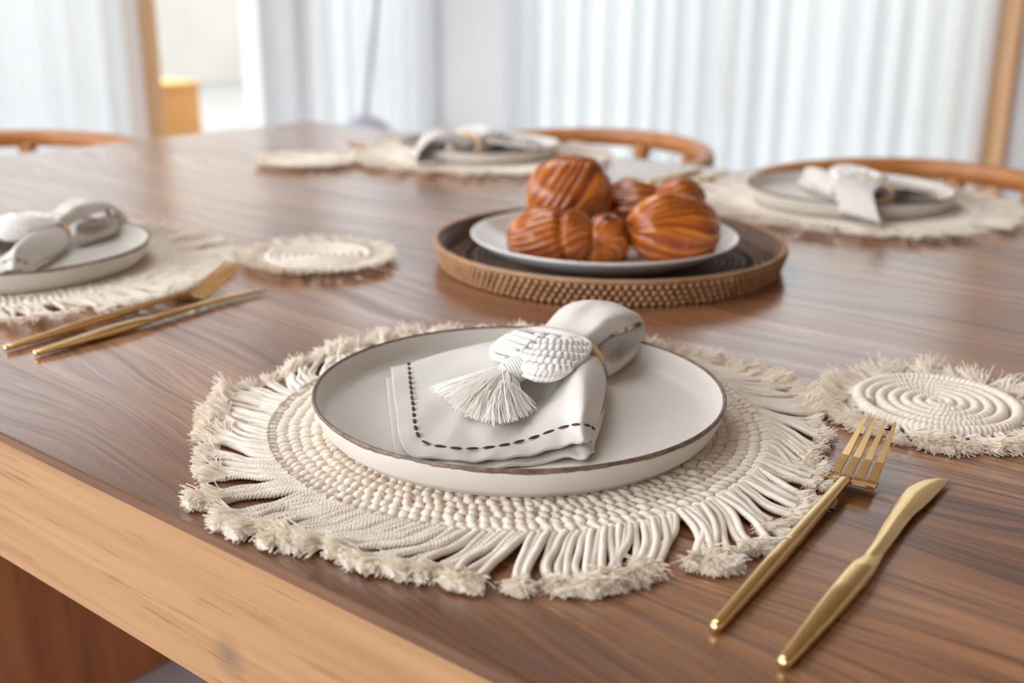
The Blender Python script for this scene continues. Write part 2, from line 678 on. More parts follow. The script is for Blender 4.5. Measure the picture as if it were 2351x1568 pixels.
def pane_glass():
    m, nt, b = material('window_glass')
    nt.nodes.remove(b)
    out = nt.nodes['Material Output']
    tp = N_(nt, 'ShaderNodeBsdfTransparent')
    tp.inputs['Color'].default_value = (0.95, 0.97, 0.97, 1)
    gl = N_(nt, 'ShaderNodeBsdfGlossy')
    gl.inputs['Roughness'].default_value = 0.02
    mx = N_(nt, 'ShaderNodeMixShader', in_0=0.05)
    nt.links.new(tp.outputs[0], mx.inputs[1])
    nt.links.new(gl.outputs[0], mx.inputs[2])
    nt.links.new(mx.outputs[0], out.inputs['Surface'])
    return m


MT = dict(
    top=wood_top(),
    edge=wood_light('raw_teak_edge', (0.34, 0.163, 0.063), (0.405, 0.208, 0.084), (0.455, 0.25, 0.112), (0.40, 0.27, 0.20), axis=(2.6, 85, 85), fl=(10, 260, 260), rough=0.6, smudge=tuple(on_y(525, 1508, 0.318))),
    arris=wood_light('stained_arris', (0.10, 0.042, 0.02), (0.15, 0.065, 0.032), (0.22, 0.10, 0.05), (0.5, 0.4, 0.35), axis=(3, 60, 60), fl=(12, 300, 300), rough=0.8),
    leg=wood_light('dark_teak_leg', (0.30, 0.105, 0.036), (0.42, 0.155, 0.052), (0.52, 0.21, 0.075), (0.5, 0.4, 0.35), axis=(14, 14, 1.5), fl=(150, 150, 6), rough=0.5),
    chair=wood_light('honey_wood', (0.36, 0.125, 0.030), (0.47, 0.185, 0.05), (0.56, 0.25, 0.075), (0.6, 0.5, 0.4), axis=(8, 8, 8), fl=(60, 60, 60), rough=0.35),
    frame=wood_light('door_frame_wood', (0.62, 0.34, 0.15), (0.72, 0.42, 0.20), (0.78, 0.48, 0.25), (0.7, 0.6, 0.5), axis=(20, 20, 1.5), fl=(120, 120, 5), rough=0.5),
    plate=stoneware(),
    linen=linen(),
    cord=cotton('cotton_cord', (0.80, 0.70, 0.585), (0.89, 0.81, 0.71)),
    tuft=cotton('cotton_tuft', (0.95, 0.885, 0.78), (0.985, 0.945, 0.88), thin=0.45),
    white=cotton('bleached_cotton', (0.84, 0.81, 0.77), (0.91, 0.885, 0.85)),
    strand=cotton('cotton_strands', (0.95, 0.93, 0.89), (0.98, 0.965, 0.94), thin=0.4),
    stitch=plain('brown_thread', (0.085, 0.034, 0.020), 0.8, var=0.3, scale=900),
    ringwood=plain('pale_wood_ring', (0.72, 0.50, 0.27), 0.45, var=0.12, scale=80),
    gold=gold(),
    crust=crust(),
    raisin=plain('dark_chocolate', (0.012, 0.008, 0.012), 0.3, var=0.3),
    rattan=rattan('tan_rattan', (0.34, 0.165, 0.070), (0.56, 0.31, 0.145)),
    rattan_rim=rattan('rattan_rim', (0.30, 0.155, 0.075), (0.44, 0.25, 0.13)),
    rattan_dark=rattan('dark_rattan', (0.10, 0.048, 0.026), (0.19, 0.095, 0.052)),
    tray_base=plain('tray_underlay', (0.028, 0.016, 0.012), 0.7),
    serving=plain('white_glaze', (0.73, 0.70, 0.66), 0.14, var=0.03, scale=12, spec=0.5, coat=0.3),
    serving_out=plain('grey_glaze', (0.46, 0.44, 0.445), 0.4, var=0.05, scale=20),
    wall=plain('grey_plaster', (0.66, 0.655, 0.65), 0.9, var=0.02, scale=3),
    cream=plain('cream_plaster', (0.80, 0.785, 0.76), 0.95, var=0.06, scale=1.2),
    render=plain('garden_render', (0.40, 0.375, 0.335), 0.95, var=0.08, scale=1.0),
    ceil=wood_light('ceiling_boards', (0.34, 0.225, 0.135), (0.41, 0.28, 0.175), (0.46, 0.32, 0.205), (0.6, 0.5, 0.4), axis=(1, 12, 12), fl=(3, 80, 80), rough=0.6),
    floor=plain('polished_screed', (0.42, 0.39, 0.42), 0.45, var=0.06, scale=2.5),
    ground=plain('terrace_paving', (0.24, 0.23, 0.215), 0.9, var=0.08, scale=2),
    lamp=plain('lavender_grey_metal', (0.44, 0.42, 0.50), 0.5, var=0.03, scale=4),
    seatcord=rattan('paper_cord', (0.42, 0.30, 0.18), (0.56, 0.42, 0.27), 0.8),
    orange=plain('orange_wood_panel', (0.72, 0.36, 0.11), 0.6, var=0.08, scale=3),
    sheer=sheer(),
    glass=pane_glass(),
)

# ================================================================ the room
XL, XR, YB, YF, ZC, WH = -6.0, 3.2, 5.2, -2.4, 3.5, 3.2      # inner faces of the walls, heights of ceiling and window heads
WT = 0.18


def struct(name, vf, m, parent=None, label=None, smooth=False):
    o = part(name, vf, m, parent, smooth)
    if parent is None:
        o['kind'] = 'structure'
    if label: o['label'] = label
    return o


struct('floor', box(XL - WT, XR + WT, YF - WT, YB + WT, -0.1, 0), MT['floor'], label='pale lavender grey polished screed floor')
SK = (-3.1, -1.2, 0.1, 1.7)         # unseen roof opening over the head of the table, added for top light
ce_ = Acc()
ce_.add(box(XL - WT, SK[0], YF - WT, YB + WT, ZC, ZC + 0.12)).add(box(SK[1], XR + WT, YF - WT, YB + WT, ZC, ZC + 0.12))
ce_.add(box(SK[0], SK[1], YF - WT, SK[2], ZC, ZC + 0.12)).add(box(SK[0], SK[1], SK[3], YB + WT, ZC, ZC + 0.12))
struct('ceiling', ce_.get(), MT['ceil'], label='warm brown boarded ceiling with an unseen roof opening added for top light')
gnd = struct('terrace_ground', box(-30, 30, -30, 30, -0.25, -0.12), MT['ground'], label='plain paved ground outside the room')

# spans along the left wall (y values) and the back wall (x values), read off the photo
yl = lambda p: on_x(p, 150, XL)[1]
xb = lambda p: on_y(p, 150, YB)[0]
Y_POST0, Y_POST1, Y_OPEN1 = yl(311), yl(361), yl(598)
X_P0, X_C0, X_C1, X_D0, X_D1, X_E0, X_E1, X_POST0, X_POST1 = [xb(p) for p in (722, 985, 1168, 1655, 1715, 2268, 2268, 2278, 2338)]


def wall_seg(acc, axis, fixed, a0, a1, z0, z1, t=WT):
    if axis == 'x':
        acc.add(box(fixed - t, fixed, a0, a1, z0, z1))
    else:
        acc.add(box(a0, a1, fixed, fixed + t, z0, z1))


wl = Acc()
wall_seg(wl, 'x', XL, Y_OPEN1, YB + WT, 0, ZC)
wall_seg(wl, 'x', XL, YF, Y_POST0, WH, ZC)
wall_seg(wl, 'x', XL, Y_POST0, Y_OPEN1, 2.2, 2.3)
wall_seg(wl, 'x', XL, Y_POST0, Y_OPEN1, WH, ZC)
wall_seg(wl, 'x', XL, YF - WT, YF + 0.5, 0, WH)
struct('wall_left', wl.get(), MT['wall'], label='pale grey plaster wall pier beside the open garden door')
wb = Acc()
wall_seg(wb, 'y', YB, XL, X_P0, 0, ZC)
wall_seg(wb, 'y', YB, X_C0, X_C1, 0, ZC)
wall_seg(wb, 'y', YB, X_POST1, XR + WT, 0, ZC)
wall_seg(wb, 'y', YB, X_P0, X_C0, WH, ZC)
wall_seg(wb, 'y', YB, X_C1, X_POST1, WH, ZC)
struct('wall_back', wb.get(), MT['wall'], label='pale grey plaster piers between the curtained windows')
wr = Acc()
wr.add(box(XR, XR + WT, YF, YB, 0, ZC))
struct('wall_right', wr.get(), MT['cream'], label='plain cream plaster side wall')
wf = Acc()
wf.add(box(XL, XR, YF - WT, YF, WH, ZC))
wf.add(box(0.1, XR, YF - WT, YF, 0, WH))
struct('wall_front', wf.get(), MT['cream'], label='plaster wall with a wide opening to the terrace')
struct('trim_1', bbox_bevel(XL - 0.07, XL + 0.04, Y_POST0, Y_POST1, 0, 2.2, 0.008), MT['frame'], label='honey coloured wooden post of the open garden door')
struct('trim_2', bbox_bevel(X_POST0, X_POST1, YB - 0.05, YB + 0.08, 0, WH, 0.008), MT['frame'], label='honey coloured wooden post at the end of the curtains')
struct('trim_3', bbox_bevel(X_D0 + 0.05, X_D1 - 0.05, YB + 0.06, YB + 0.14, 0, WH, 0.006), MT['cream'], label='pale mullion showing through between the two curtains')


def window(name, axis, fixed, a0, a1, parts_n):
    w = bpy.data.objects.new(name, None)
    col.objects.link(w)
    w['kind'] = 'structure'
    w['label'] = 'tall glazed window behind sheer curtains'
    fr = Acc()
    d0, d1 = fixed + 0.08, fixed + 0.13
    s = 0.05
    fr.add(box(a0, a1, d0, d1, 0, s)).add(box(a0, a1, d0, d1, WH - s, WH))
    xs = np.linspace(a0, a1, parts_n + 1)
    for k, x in enumerate(xs):
        fr.add(box(x - s / 2 if 0 < k < parts_n else (x if k == 0 else x - s), x + s / 2 if 0 < k < parts_n else (x + s if k == 0 else x), d0, d1, s, WH - s))
    V, Fs = fr.get()
    if axis == 'x':
        V = np.stack([2 * fixed - V[:, 1], V[:, 0], V[:, 2]], -1)
    part('window_frame', (V, Fs), MT['cream'], w, False)
    for k in range(parts_n):
        V, Fs = box(xs[k] + s / 2, xs[k + 1] - s / 2, fixed + 0.10, fixed + 0.106, s, WH - s)
        if axis == 'x':
            V = np.stack([2 * fixed - V[:, 1], V[:, 0], V[:, 2]], -1)
        part('pane', (V, [Fs]), MT['glass'], w, False)
    return w


window('window_1', 'y', YB, X_P0, X_C0, 1)
window('window_2', 'y', YB, X_C1, X_D0 + 0.05, 1)
window('window_3', 'y', YB, X_D1 - 0.05, X_POST0, 2)
window('window_4', 'x', XL, Y_POST0 - 1.7, Y_POST0, 1)


def curtain(label, axis, fixed, a0, a1, seed, amp=0.05, per=0.145):
    L = a1 - a0
    n = int(L / 0.011)
    s = np.linspace(0, L, n)
    ph = 2 * PI * s / per + 3.2 * snoise(s * 2.2, seed, 5)
    am = amp * (0.65 + 0.45 * snoise(s * 1.7, seed + 1, 4))
    z = np.linspace(0.015, WH, 9)
    k = (z / WH)[:, None]
    off = (am * np.sin(ph))[None, :] * (0.85 + 0.25 * (1 - k)) + 0.012 * np.sin(2 * ph + 1)[None, :]
    X = (a0 + s)[None, :] + 0.02 * snoise(s * 3, seed + 5, 3)[None, :] * (1 - k)
    G = np.stack([X + 0 * k, fixed + off, z[:, None] + 0 * s], -1)
    if axis == 'x':
        G = np.stack([G[..., 1], G[..., 0], G[..., 2]], -1)
    o = part('sheer_curtain', (G.reshape(-1, 3), grid_faces(*G.shape[:2])), MT['sheer'])
    return tag(o, label, 'curtain', 'white sheer curtains')


curtain('sheer white curtain hanging between the two grey plaster piers', 'y', YB - 0.10, X_P0 + 0.16, X_C0 + 0.12, 3)
curtain('sheer white curtain between the wide grey pier and the pale mullion', 'y', YB - 0.10, X_C1 + 0.03, (X_D0 + X_D1) / 2, 11)
curtain('wide sheer white curtain beside the wooden post behind the round-backed chair', 'y', YB - 0.10, (X_D0 + X_D1) / 2 + 0.035, X_POST0 + 0.04, 23)
curtain('sheer white curtain beside the open garden door and its wooden post', 'x', XL + 0.10, Y_POST0 - 1.75, Y_POST0 - 0.03, 31)

# unseen frosted pane above the garden door, added for glare on the table
w5 = bpy.data.objects.new('glare_pane', None)
col.objects.link(w5)
tag(w5, 'unseen frosted pane above the open garden door, added for table glare', kind='structure')
part('pane', box(XL - 0.10, XL - 0.09, Y_POST0, Y_OPEN1, 2.3, WH), MT['sheer'], w5, False)

# outside the garden door
struct('garden_wall', box(-11.7, -11.5, -7, 11.2, -0.12, 4.2), MT['render'], label='cream rendered garden wall seen through the open door')
struct('garden_wall', box(-11.5, 8, 11.0, 11.2, -0.12, 4.2), MT['render'], label='unseen cream wall beyond the back windows, added to dim the curtains')  # unseen wall added outside to cut the skylight on the back curtains
pA, pB = on_x(368, 192, -6.75), on_x(456, 192, -6.75)
bx = thing('wooden_planter_box', 'orange wooden box standing outside the open garden door', 'box', (-6.95, (pA[1] + pB[1]) / 2, -0.12))
hw, hh = (pB[1] - pA[1]) / 2, pA[2] + 0.12
part('box_body', bbox_bevel(-0.2, 0.2, -hw, hw, 0.0, hh - 0.05, 0.006), MT['orange'], bx, False)
part('box_lid', bbox_bevel(-0.21, 0.21, -hw - 0.004, hw + 0.004, hh - 0.05, hh, 0.006), MT['orange'], bx, False)

# floor lamp in the far corner
lb = on_y(836, 262, YB - 0.9)
lz = lb[2]
lt = on_y(862, 0, YB - 0.9)
lamp = thing('floor_lamp', 'pale lavender grey stand with cone base and thin slanted pole before the curtain', 'floor lamp', (lb[0], lb[1], 0))
part('lamp_base', lathe([(0.0, 0), (0.27, 0), (0.275, 0.015), (0.25, 0.06), (0.20, 0.12), (0.13, lz - 0.06), (0.06, lz - 0.015), (0.0, lz)], 48), MT['lamp'], lamp)
dirp = (lt - lb) / (lt[2] - lb[2])
Pp = np.array([np.array([0, 0, lz - 0.05]) + dirp * t for t in np.linspace(0, 1.45, 12)])
part('lamp_pole', tube(Pp, 0.016, 12), MT['lamp'], lamp)
top = Pp[-1]
part('lamp_shade', lathe([(0.05, top[2] + 0.12), (0.19, top[2] - 0.14), (0.185, top[2] - 0.14), (0.045, top[2] + 0.115)], 40, top[0], top[1]), MT['lamp'], lamp)

# ================================================================ table
TX0, TX1, TY0, TY1, TH = -1.865, 0.55, 0.318, 1.632, 0.102
table = thing('dining_table', 'large brown stained wooden dining table with thick pale sawn edge', 'table', ((TX0 + TX1) / 2, (TY0 + TY1) / 2, 0))
ox, oy = table.location.x, table.location.y


def table_top():
    a = Acc()
    midx = []
    b = 0.005
    nseg = 60

    def ring(inset, z, wob=0.0):
        P = []
        xs = np.linspace(TX0 + inset, TX1 - inset, nseg)
        ys = np.linspace(TY0 + inset, TY1 - inset, nseg // 2)
        P += [(x, TY0 + inset) for x in xs[:-1]] + [(TX1 - inset, y) for y in ys[:-1]]
        P += [(x, TY1 - inset) for x in xs[::-1][:-1]] + [(TX0 + inset, y) for y in ys[::-1][:-1]]
        P = np.array(P)
        return np.concatenate([P, np.full((len(P), 1), z)], 1)
    rings = [ring(0.006, TT - TH), ring(0.0, TT - TH + 0.006), ring(0.0, TT - 0.0045), ring(0.0006, TT - 0.0020), ring(0.0018, TT - 0.0004), ring(0.0034, TT)]
    n = len(rings[0])
    V = np.concatenate(rings)
    Fq = grid_faces(len(rings), n, closed=True)
    mi = np.repeat([1, 1, 2, 2, 2], n)
    top = np.arange(n)[None] + 5 * n
    bot = np.arange(n)[None][:, ::-1]
    V = V - np.array([ox, oy, 0])
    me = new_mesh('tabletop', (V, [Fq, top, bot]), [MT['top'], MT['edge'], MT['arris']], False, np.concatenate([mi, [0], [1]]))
    return me


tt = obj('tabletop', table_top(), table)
tt['label'] = 'dark brown stained top with a pale honey sawn edge'
# object coordinates of the board run in table space: keep shader offsets simple by moving the origin to the world's
for v in tt.data.vertices:
    v.co.x += ox
    v.co.y += oy
tt.location = (-ox, -oy, 0)
for k, xp in enumerate((-1.44, 0.12)):
    part('leg_panel', bbox_bevel(xp - ox, xp + 0.06 - ox, TY0 + 0.13 - oy, TY1 - 0.13 - oy, 0.0, TT - TH, 0.004), MT['leg'], table, False)
part('stretcher', bbox_bevel(-1.38 - ox, 0.12 - ox, -0.05, 0.05, 0.28, 0.38, 0.004), MT['leg'], table, False)

# ================================================================ place settings
S1 = np.array([-0.4277, 0.5440])
S2 = S1 + np.array([-0.655, 0.0])
S3 = np.array([-0.5749, 1.4423])
S4 = np.array([-1.2310, 1.4523])

# ---------------------------------------------------------------- cords and tufts
CORD_R = 0.0021


def cord_path(L, bend, seed, z0=0.0055):
    g = np.random.default_rng(seed)
    t = np.linspace(0, 1, 14)
    y = bend * L * t ** 2 + 0.05 * L * np.sin(t * PI * g.uniform(1.2, 2.2) + g.uniform(-1, 1)) * t
    z = z0 - (z0 - CORD_R) * np.clip(t * 2.2, 0, 1) + 0.0022 * np.sin(PI * t) * g.uniform(0, 1.2)
    return np.stack([L * t, y, z], -1)


def tuft_mesh(seed, nf=70, L=0.017, spread=0.30, r=0.00042):
    g = np.random.default_rng(seed)
    K = 6
    t = np.linspace(0, 1, K)
    P = np.zeros((nf, K, 3))
    a0 = g.uniform(0, 2 * PI, nf)
    rr = CORD_R * np.sqrt(g.uniform(0.05, 1, nf)) * 0.9
    ang = g.normal(0, spread, nf)
    el = g.normal(0.12, 0.22, nf)
    ln = L * g.uniform(0.78, 1.06, nf)
    curl = g.normal(0, 0.25, nf)
    for k in range(K):
        s = t[k]
        th = ang * min(1, s * 1.6) + curl * s * s * 0.6
        P[:, k, 0] = ln * s * np.cos(th) - 0.003
        P[:, k, 1] = rr * np.cos(a0) * (1 + 0.5 * s) + ln * s * np.sin(th)
        P[:, k, 2] = CORD_R + rr * np.sin(a0) * (1 + 0.6 * s) + ln * s * np.sin(el) * (0.35 + 0.4 * s)
    P[:, :, 2] = np.maximum(P[:, :, 2], 0.0006)
    acc = Acc().add(fibers(P, r, r * 0.8))
    # dense heart of the brush
    n = 16
    x = np.linspace(-0.003, L * 0.72, n)
    q_ = np.linspace(0, 1, n)
    a = np.linspace(0, 2 * PI, 14, endpoint=False)
    wy = CORD_R * 0.9 + q_ * L * 0.8 * spread
    hz = CORD_R * 0.9 + 0.0008 * q_
    rag = 1 + g.normal(0, 0.07, (n, 14)) * q_[:, None]
    V = np.stack([x[:, None] + g.normal(0, 0.0006, (n, 14)), wy[:, None] * np.cos(a) * rag, CORD_R + 0.0008 * q_[:, None] + hz[:, None] * np.sin(a) * rag], -1)
    V[..., 2] = np.maximum(V[..., 2], 0.0004)
    acc.add((V.reshape(-1, 3), [grid_faces(n, 14, closed=True), (np.arange(14) + (n - 1) * 14)[None]]))
    return acc.get()


CORDS, TUFTS = [], []
for k in range(14):
    L = 0.043 + 0.008 * rng.random()
    P = cord_path(L, [-0.40, -0.26, -0.13, 0.0, 0.12, 0.24, 0.38][k % 7], 100 + k)
    me = new_mesh('fringe_cord', rope(P, CORD_R, taper=([0, 0.9, 1], [1, 1, 1.1])), MT['cord'])
    d = P[-1] - P[-2]
    CORDS.append((me, P[-1], math.atan2(d[1], d[0])))
for k in range(10):
    TUFTS.append(new_mesh('tuft', tuft_mesh(300 + k, 80, 0.0135 + 0.004 * rng.random(), [0.20, 0.28, 0.34][k % 3]), MT['tuft'], False))


def yarn_knot(nu=14, nv=8):
    """plump knot of several yarns lying side by side, long axis x"""
    V, Fs = ball(nu, nv)
    lat = np.arcsin(np.clip(V[:, 2], -1, 1))
    lon = np.arctan2(V[:, 1], V[:, 0])
    k = 1 - 0.11 * (np.cos(nu / 2 * lon + PI * 0) < 0) * np.cos(lat)
    a = lon + 0.5 * V[:, 2]
    c = np.cos(lat) ** 0.8
    return np.stack([V[:, 2], c * np.cos(a) * k, c * np.sin(a) * k], -1), Fs


KNOT = yarn_knot()


def braid_row(r, z, n, seed, tilt):
    """one round of knotted cord"""
    g = np.random.default_rng(seed)
    a = np.linspace(0, 2 * PI, n, endpoint=False) + g.normal(0, 0.12 * 2 * PI / n, n) + g.uniform(0, 1)
    M = np.zeros((n, 3, 4))
    sl = tilt + g.normal(0, 0.10, n)
    la = 0.0046 * g.uniform(0.93, 1.08, n)
    lb = 0.0034 * g.uniform(0.92, 1.08, n)
    er = np.stack([np.cos(a), np.sin(a), 0 * a], -1)
    et = np.stack([-np.sin(a), np.cos(a), 0 * a], -1)
    d1 = er * np.cos(sl)[:, None] + et * np.sin(sl)[:, None]
    d2 = -er * np.sin(sl)[:, None] + et * np.cos(sl)[:, None]
    M[:, :, 0] = d1 * la[:, None]
    M[:, :, 1] = d2 * lb[:, None]
    M[:, 2, 2] = 0.0034 * g.uniform(0.92, 1.08, n)
    rr = r + g.normal(0, 0.0003, n)
    M[:, :2, 3] = er[:, :2] * rr[:, None]
    M[:, 2, 3] = z + g.normal(0, 0.0002, n)
    acc = Acc().add(many(KNOT, M))
    t = np.linspace(0, 2 * PI, 121)
    acc.add(tube(np.stack([r * np.cos(t), r * np.sin(t), 0 * t + z - 0.0012], -1), 0.0026, 6, caps=False))
    return acc.get()


def mat_tilt(a):
    """lean of the fringe away from straight out, as it lies in the photo (a measured in the camera's heading frame)"""
    d = lambda c: (a - math.radians(c) + PI) % (2 * PI) - PI
    t = -0.66 + 0.48 * math.exp(-(d(311) / 0.30) ** 2) + 0.12 * math.sin(3 * a + 1)
    return t


MAT_WOVEN = 0.1655
placemats = []
pm = thing('placemat', 'round cream macrame placemat with long fringe nearest the pale sawn table edge', 'placemat', (*S1, TT), 0, 'fringed placemats')
part('backing', lathe([(0, 0.0006), (0.163, 0.0006), (0.164, 0.002), (0.162, 0.0034), (0, 0.0034)], 72), MT['cord'], pm)
for k in range(8):
    r = MAT_WOVEN - 0.0038 - k * 0.0072
    part('braid_row', braid_row(r, 0.0043, int(round(2 * PI * r / 0.0065)), 40 + k, 0.52), MT['cord'], pm)
NC = 288
for i in range(NC):
    a = 2 * PI * i / NC + rng.normal(0, 0.004)
    ah = a - YAW                                  # heading-frame angle
    if i % 3 == 0:
        cl_t, cl_l = rng.normal(0, 0.10), rng.uniform(0.90, 1.08)
    clump = cl_t + (1 - i % 3) * rng.uniform(0.01, 0.07) + 0.05 * math.sin(a * 37) + rng.normal(0, 0.02)
    rot = a + mat_tilt(ah) + clump
    bi = int(np.clip(round(3 + 2.6 * math.sin(a * 7 + 0.5) + rng.normal(0, 0.6)), 0, 6))     # neighbours bend alike
    me, tip, ta = CORDS[bi + 7 * int(rng.integers(2))]
    d_ = (ah - math.radians(343) + PI) % (2 * PI) - PI
    shr = cl_l * (1 - 0.38 * math.exp(-(d_ / 0.42) ** 2))
    c = obj('fringe_cord', me, pm, (MAT_WOVEN * math.cos(a) * 0.985, MAT_WOVEN * math.sin(a) * 0.985, rng.uniform(0, 0.0015)), (0, 0, rot))
    t = obj('tuft', TUFTS[rng.integers(len(TUFTS))], c, tip - np.array([0, 0, CORD_R]), (0, 0, ta + rng.normal(0, 0.12)))
    c.scale = (shr, 1, 1)
    t.scale = (1, rng.choice([-1, 1]) * rng.uniform(0.9, 1.2), rng.uniform(0.9, 1.3) * shr)


def fringe_far(R0, n, seed, L0=0.037, flen=0.016, nf=16, zlift=0.0):
    """fringe of a distant mat: many cords in one soft mesh"""
    g = np.random.default_rng(seed)
    acc = Acc()
    tufts = []
    for i in range(n):
        a = 2 * PI * i / n + g.normal(0, 0.01)
        rot = a + 0.25 * math.sin(a * 19) + 0.2 * math.sin(a * 5 + seed) + g.normal(0, 0.12)
        L = L0 * g.uniform(0.85, 1.15)
        P = resample(cord_path(L, g.normal(0, 0.25), seed * 500 + i), 6)[0]
        P[:, 2] += zlift * np.linspace(0, 1, 6)
        c, s = math.cos(rot), math.sin(rot)
        W = np.stack([R0 * math.cos(a) + P[:, 0] * c - P[:, 1] * s, R0 * math.sin(a) + P[:, 0] * s + P[:, 1] * c, P[:, 2]], -1)
        acc.add(tube(W, CORD_R, 6))
        t = np.linspace(0, 1, 4)
        th = rot + g.normal(0, 0.5, nf)
        ln = flen * g.uniform(0.6, 1.1, nf)
        e = np.abs(g.normal(0.1, 0.3, nf))
        Q = W[-1][None, None, :] + np.stack([ln[:, None] * t * np.cos(th)[:, None], ln[:, None] * t * np.sin(th)[:, None], ln[:, None] * t * np.sin(e)[:, None] * 0.5], -1)
        Q += g.normal(0, 0.0008, (nf, 1, 3))
        tufts.append(Q)
    Q = np.concatenate(tufts)
    Q[..., 2] = np.maximum(Q[..., 2], 0.0008)
    acc.add(fibers(Q, 0.0005, 0.0004))
    return acc.get()


far_fringe = new_mesh('fringe', fringe_far(MAT_WOVEN * 0.985, 190, 5, 0.041, 0.018, 16, 0.005), MT['tuft'], False)
for k, (S, rz, lab) in enumerate(((S2, 0.4, 'round cream fringed placemat next to the coaster beside the rattan tray'),
                                  (S3, 2.1, 'round cream fringed placemat before the round-backed chair by the wooden post'),
                                  (S4, 3.9, 'round cream fringed placemat next to the coaster farthest from the rattan tray'))):
    c = copy_tree(pm, None, skip=('fringe_cord',))
    c.location = (*S, TT)
    c.rotation_euler = (0, 0, rz)
    c['label'] = lab
    f = obj('fringe', far_fringe, c)
    f['kind'] = 'stuff'

# ---------------------------------------------------------------- stoneware plates
PZ = 0.0078                       # plate foot above the table top
prof = [(0, 0.0015), (0.100, 0.0015), (0.112, 0.0), (0.1215, 0.0), (0.1235, 0.0008), (0.1245, 0.0030), (0.1275, 0.0045), (0.1300, 0.0075), (0.1335, 0.0165),
        (0.1348, 0.0215), (0.1350, 0.0232), (0.1346, 0.0242), (0.1338, 0.0245), (0.1329, 0.0241), (0.1322, 0.0228), (0.1305, 0.0165),
        (0.1282, 0.0110), (0.1250, 0.0078), (0.1205, 0.0066), (0.1130, 0.0060), (0, 0.0060)]
prof = np.array(prof)
plate_me = new_mesh('dinner_plate', lathe(prof, 160), MT['plate'])
for k, (S, rz, lab) in enumerate(((S1, 0.6, 'pale grey stoneware plate with chipped brown rim nearest the pale sawn table edge'),
                                  (S2, 2.0, 'pale stoneware plate next to the coaster beside the rattan tray'),
                                  (S3, 3.3, 'pale stoneware plate before the round-backed chair by the wooden post'),
                                  (S4, 4.4, 'pale stoneware plate next to the coaster farthest from the rattan tray'))):
    tag(obj('dinner_plate', plate_me, None, (*S, TT + PZ), (0, 0, rz)), lab, 'plate', 'stoneware dinner plates').scale = (1, 1, 0.93)
FLOOR_P = PZ + 0.0056              # inner floor of the plate above the table top

# ---------------------------------------------------------------- napkin
O1 = np.array([*S1, TT + FLOOR_P])


def L3(p):
    """photo pixel plus height (mm above table top) -> position relative to the first setting"""
    return at(p[0], p[1], p[2] / 1000.0) - O1


fan = [
    [(897, 843, 24), (908, 935, 24), (930, 1031, 21), (1035, 1054, 19), (1118, 1053, 20), (1207, 1043, 20), (1297, 1021, 23), (1342, 1014, 26), (1362, 1012, 22), (1345, 1030, 15)],
    [(938, 836, 25), (947, 925, 25), (964, 1008, 23), (1035, 1030, 22), (1118, 1030, 22), (1204, 1013, 23), (1290, 984, 28), (1335, 977, 33), (1363, 988, 25), (1347, 1010, 15)],
    [(985, 820, 28), (1000, 890, 27), (1025, 955, 25), (1070, 975, 24), (1125, 980, 24), (1215, 962, 23), (1284, 937, 34), (1343, 932, 42), (1378, 948, 27), (1354, 975, 15)],
    [(1050, 800, 32), (1065, 850, 31), (1085, 890, 28), (1115, 910, 25), (1150, 915, 20), (1240, 912, 18), (1292, 894, 35), (1345, 885, 46), (1388, 908, 29), (1362, 935, 15)],
    [(1105, 786, 36), (1120, 820, 37), (1140, 845, 35), (1165, 862, 28), (1195, 872, 20), (1250, 880, 17), (1297, 864, 36), (1345, 850, 47), (1391, 868, 29), (1368, 895, 16)],
    [(1150, 780, 36), (1168, 790, 42), (1192, 800, 44), (1217, 806, 44), (1247, 812, 43), (1282, 816, 43), (1322, 814, 45), (1356, 814, 42), (1383, 838, 30), (1362, 862, 17)],
]
FAN = np.array([[L3(p) for p in row] for row in fan])
NR, NCc = 46, 84
FG = catmull(catmull(FAN, NR, 0), NCc, 1)
w = np.exp(-(np.linspace(0, 1, NR)[:, None] / 0.14) ** 2)
cc = np.linspace(0, 1, NCc)[None, :]
FG[..., 2] += 0.0011 * w * np.sin(cc * 60) * np.sin(cc * 17) + 0.0006 * np.sin(cc * 40 + np.linspace(0, 6, NR)[:, None])
FG[..., 2] = np.maximum(FG[..., 2], 0.0024)
napkin = thing('napkin', 'cream cotton napkin with brown running stitch on the plate nearest the pale sawn edge', 'napkin', tuple(O1), 0, 'gathered napkins')
part('fan_fold', thick(FG, 0.0017), MT['linen'], napkin)
under = FAN[:4].copy()
CEN = FAN[5, 4]
for i in range(4):
    under[i] = under[i] + (under[i] - CEN) * np.array([0.035, 0.035, 0]) * (1 - i / 4)
under[..., 2] = np.maximum(0.0022, under[..., 2] * 0.38)
UG = catmull(catmull(under, 24, 0), 70, 1)
UG[..., 2] += 0.0010 * np.sin(np.linspace(0, 40, 70))[None, :] * np.linspace(1, 0, 24)[:, None]
UG[..., 2] = np.maximum(UG[..., 2], 0.0022)
part('under_fold', thick(UG, 0.0018), MT['linen'], napkin)

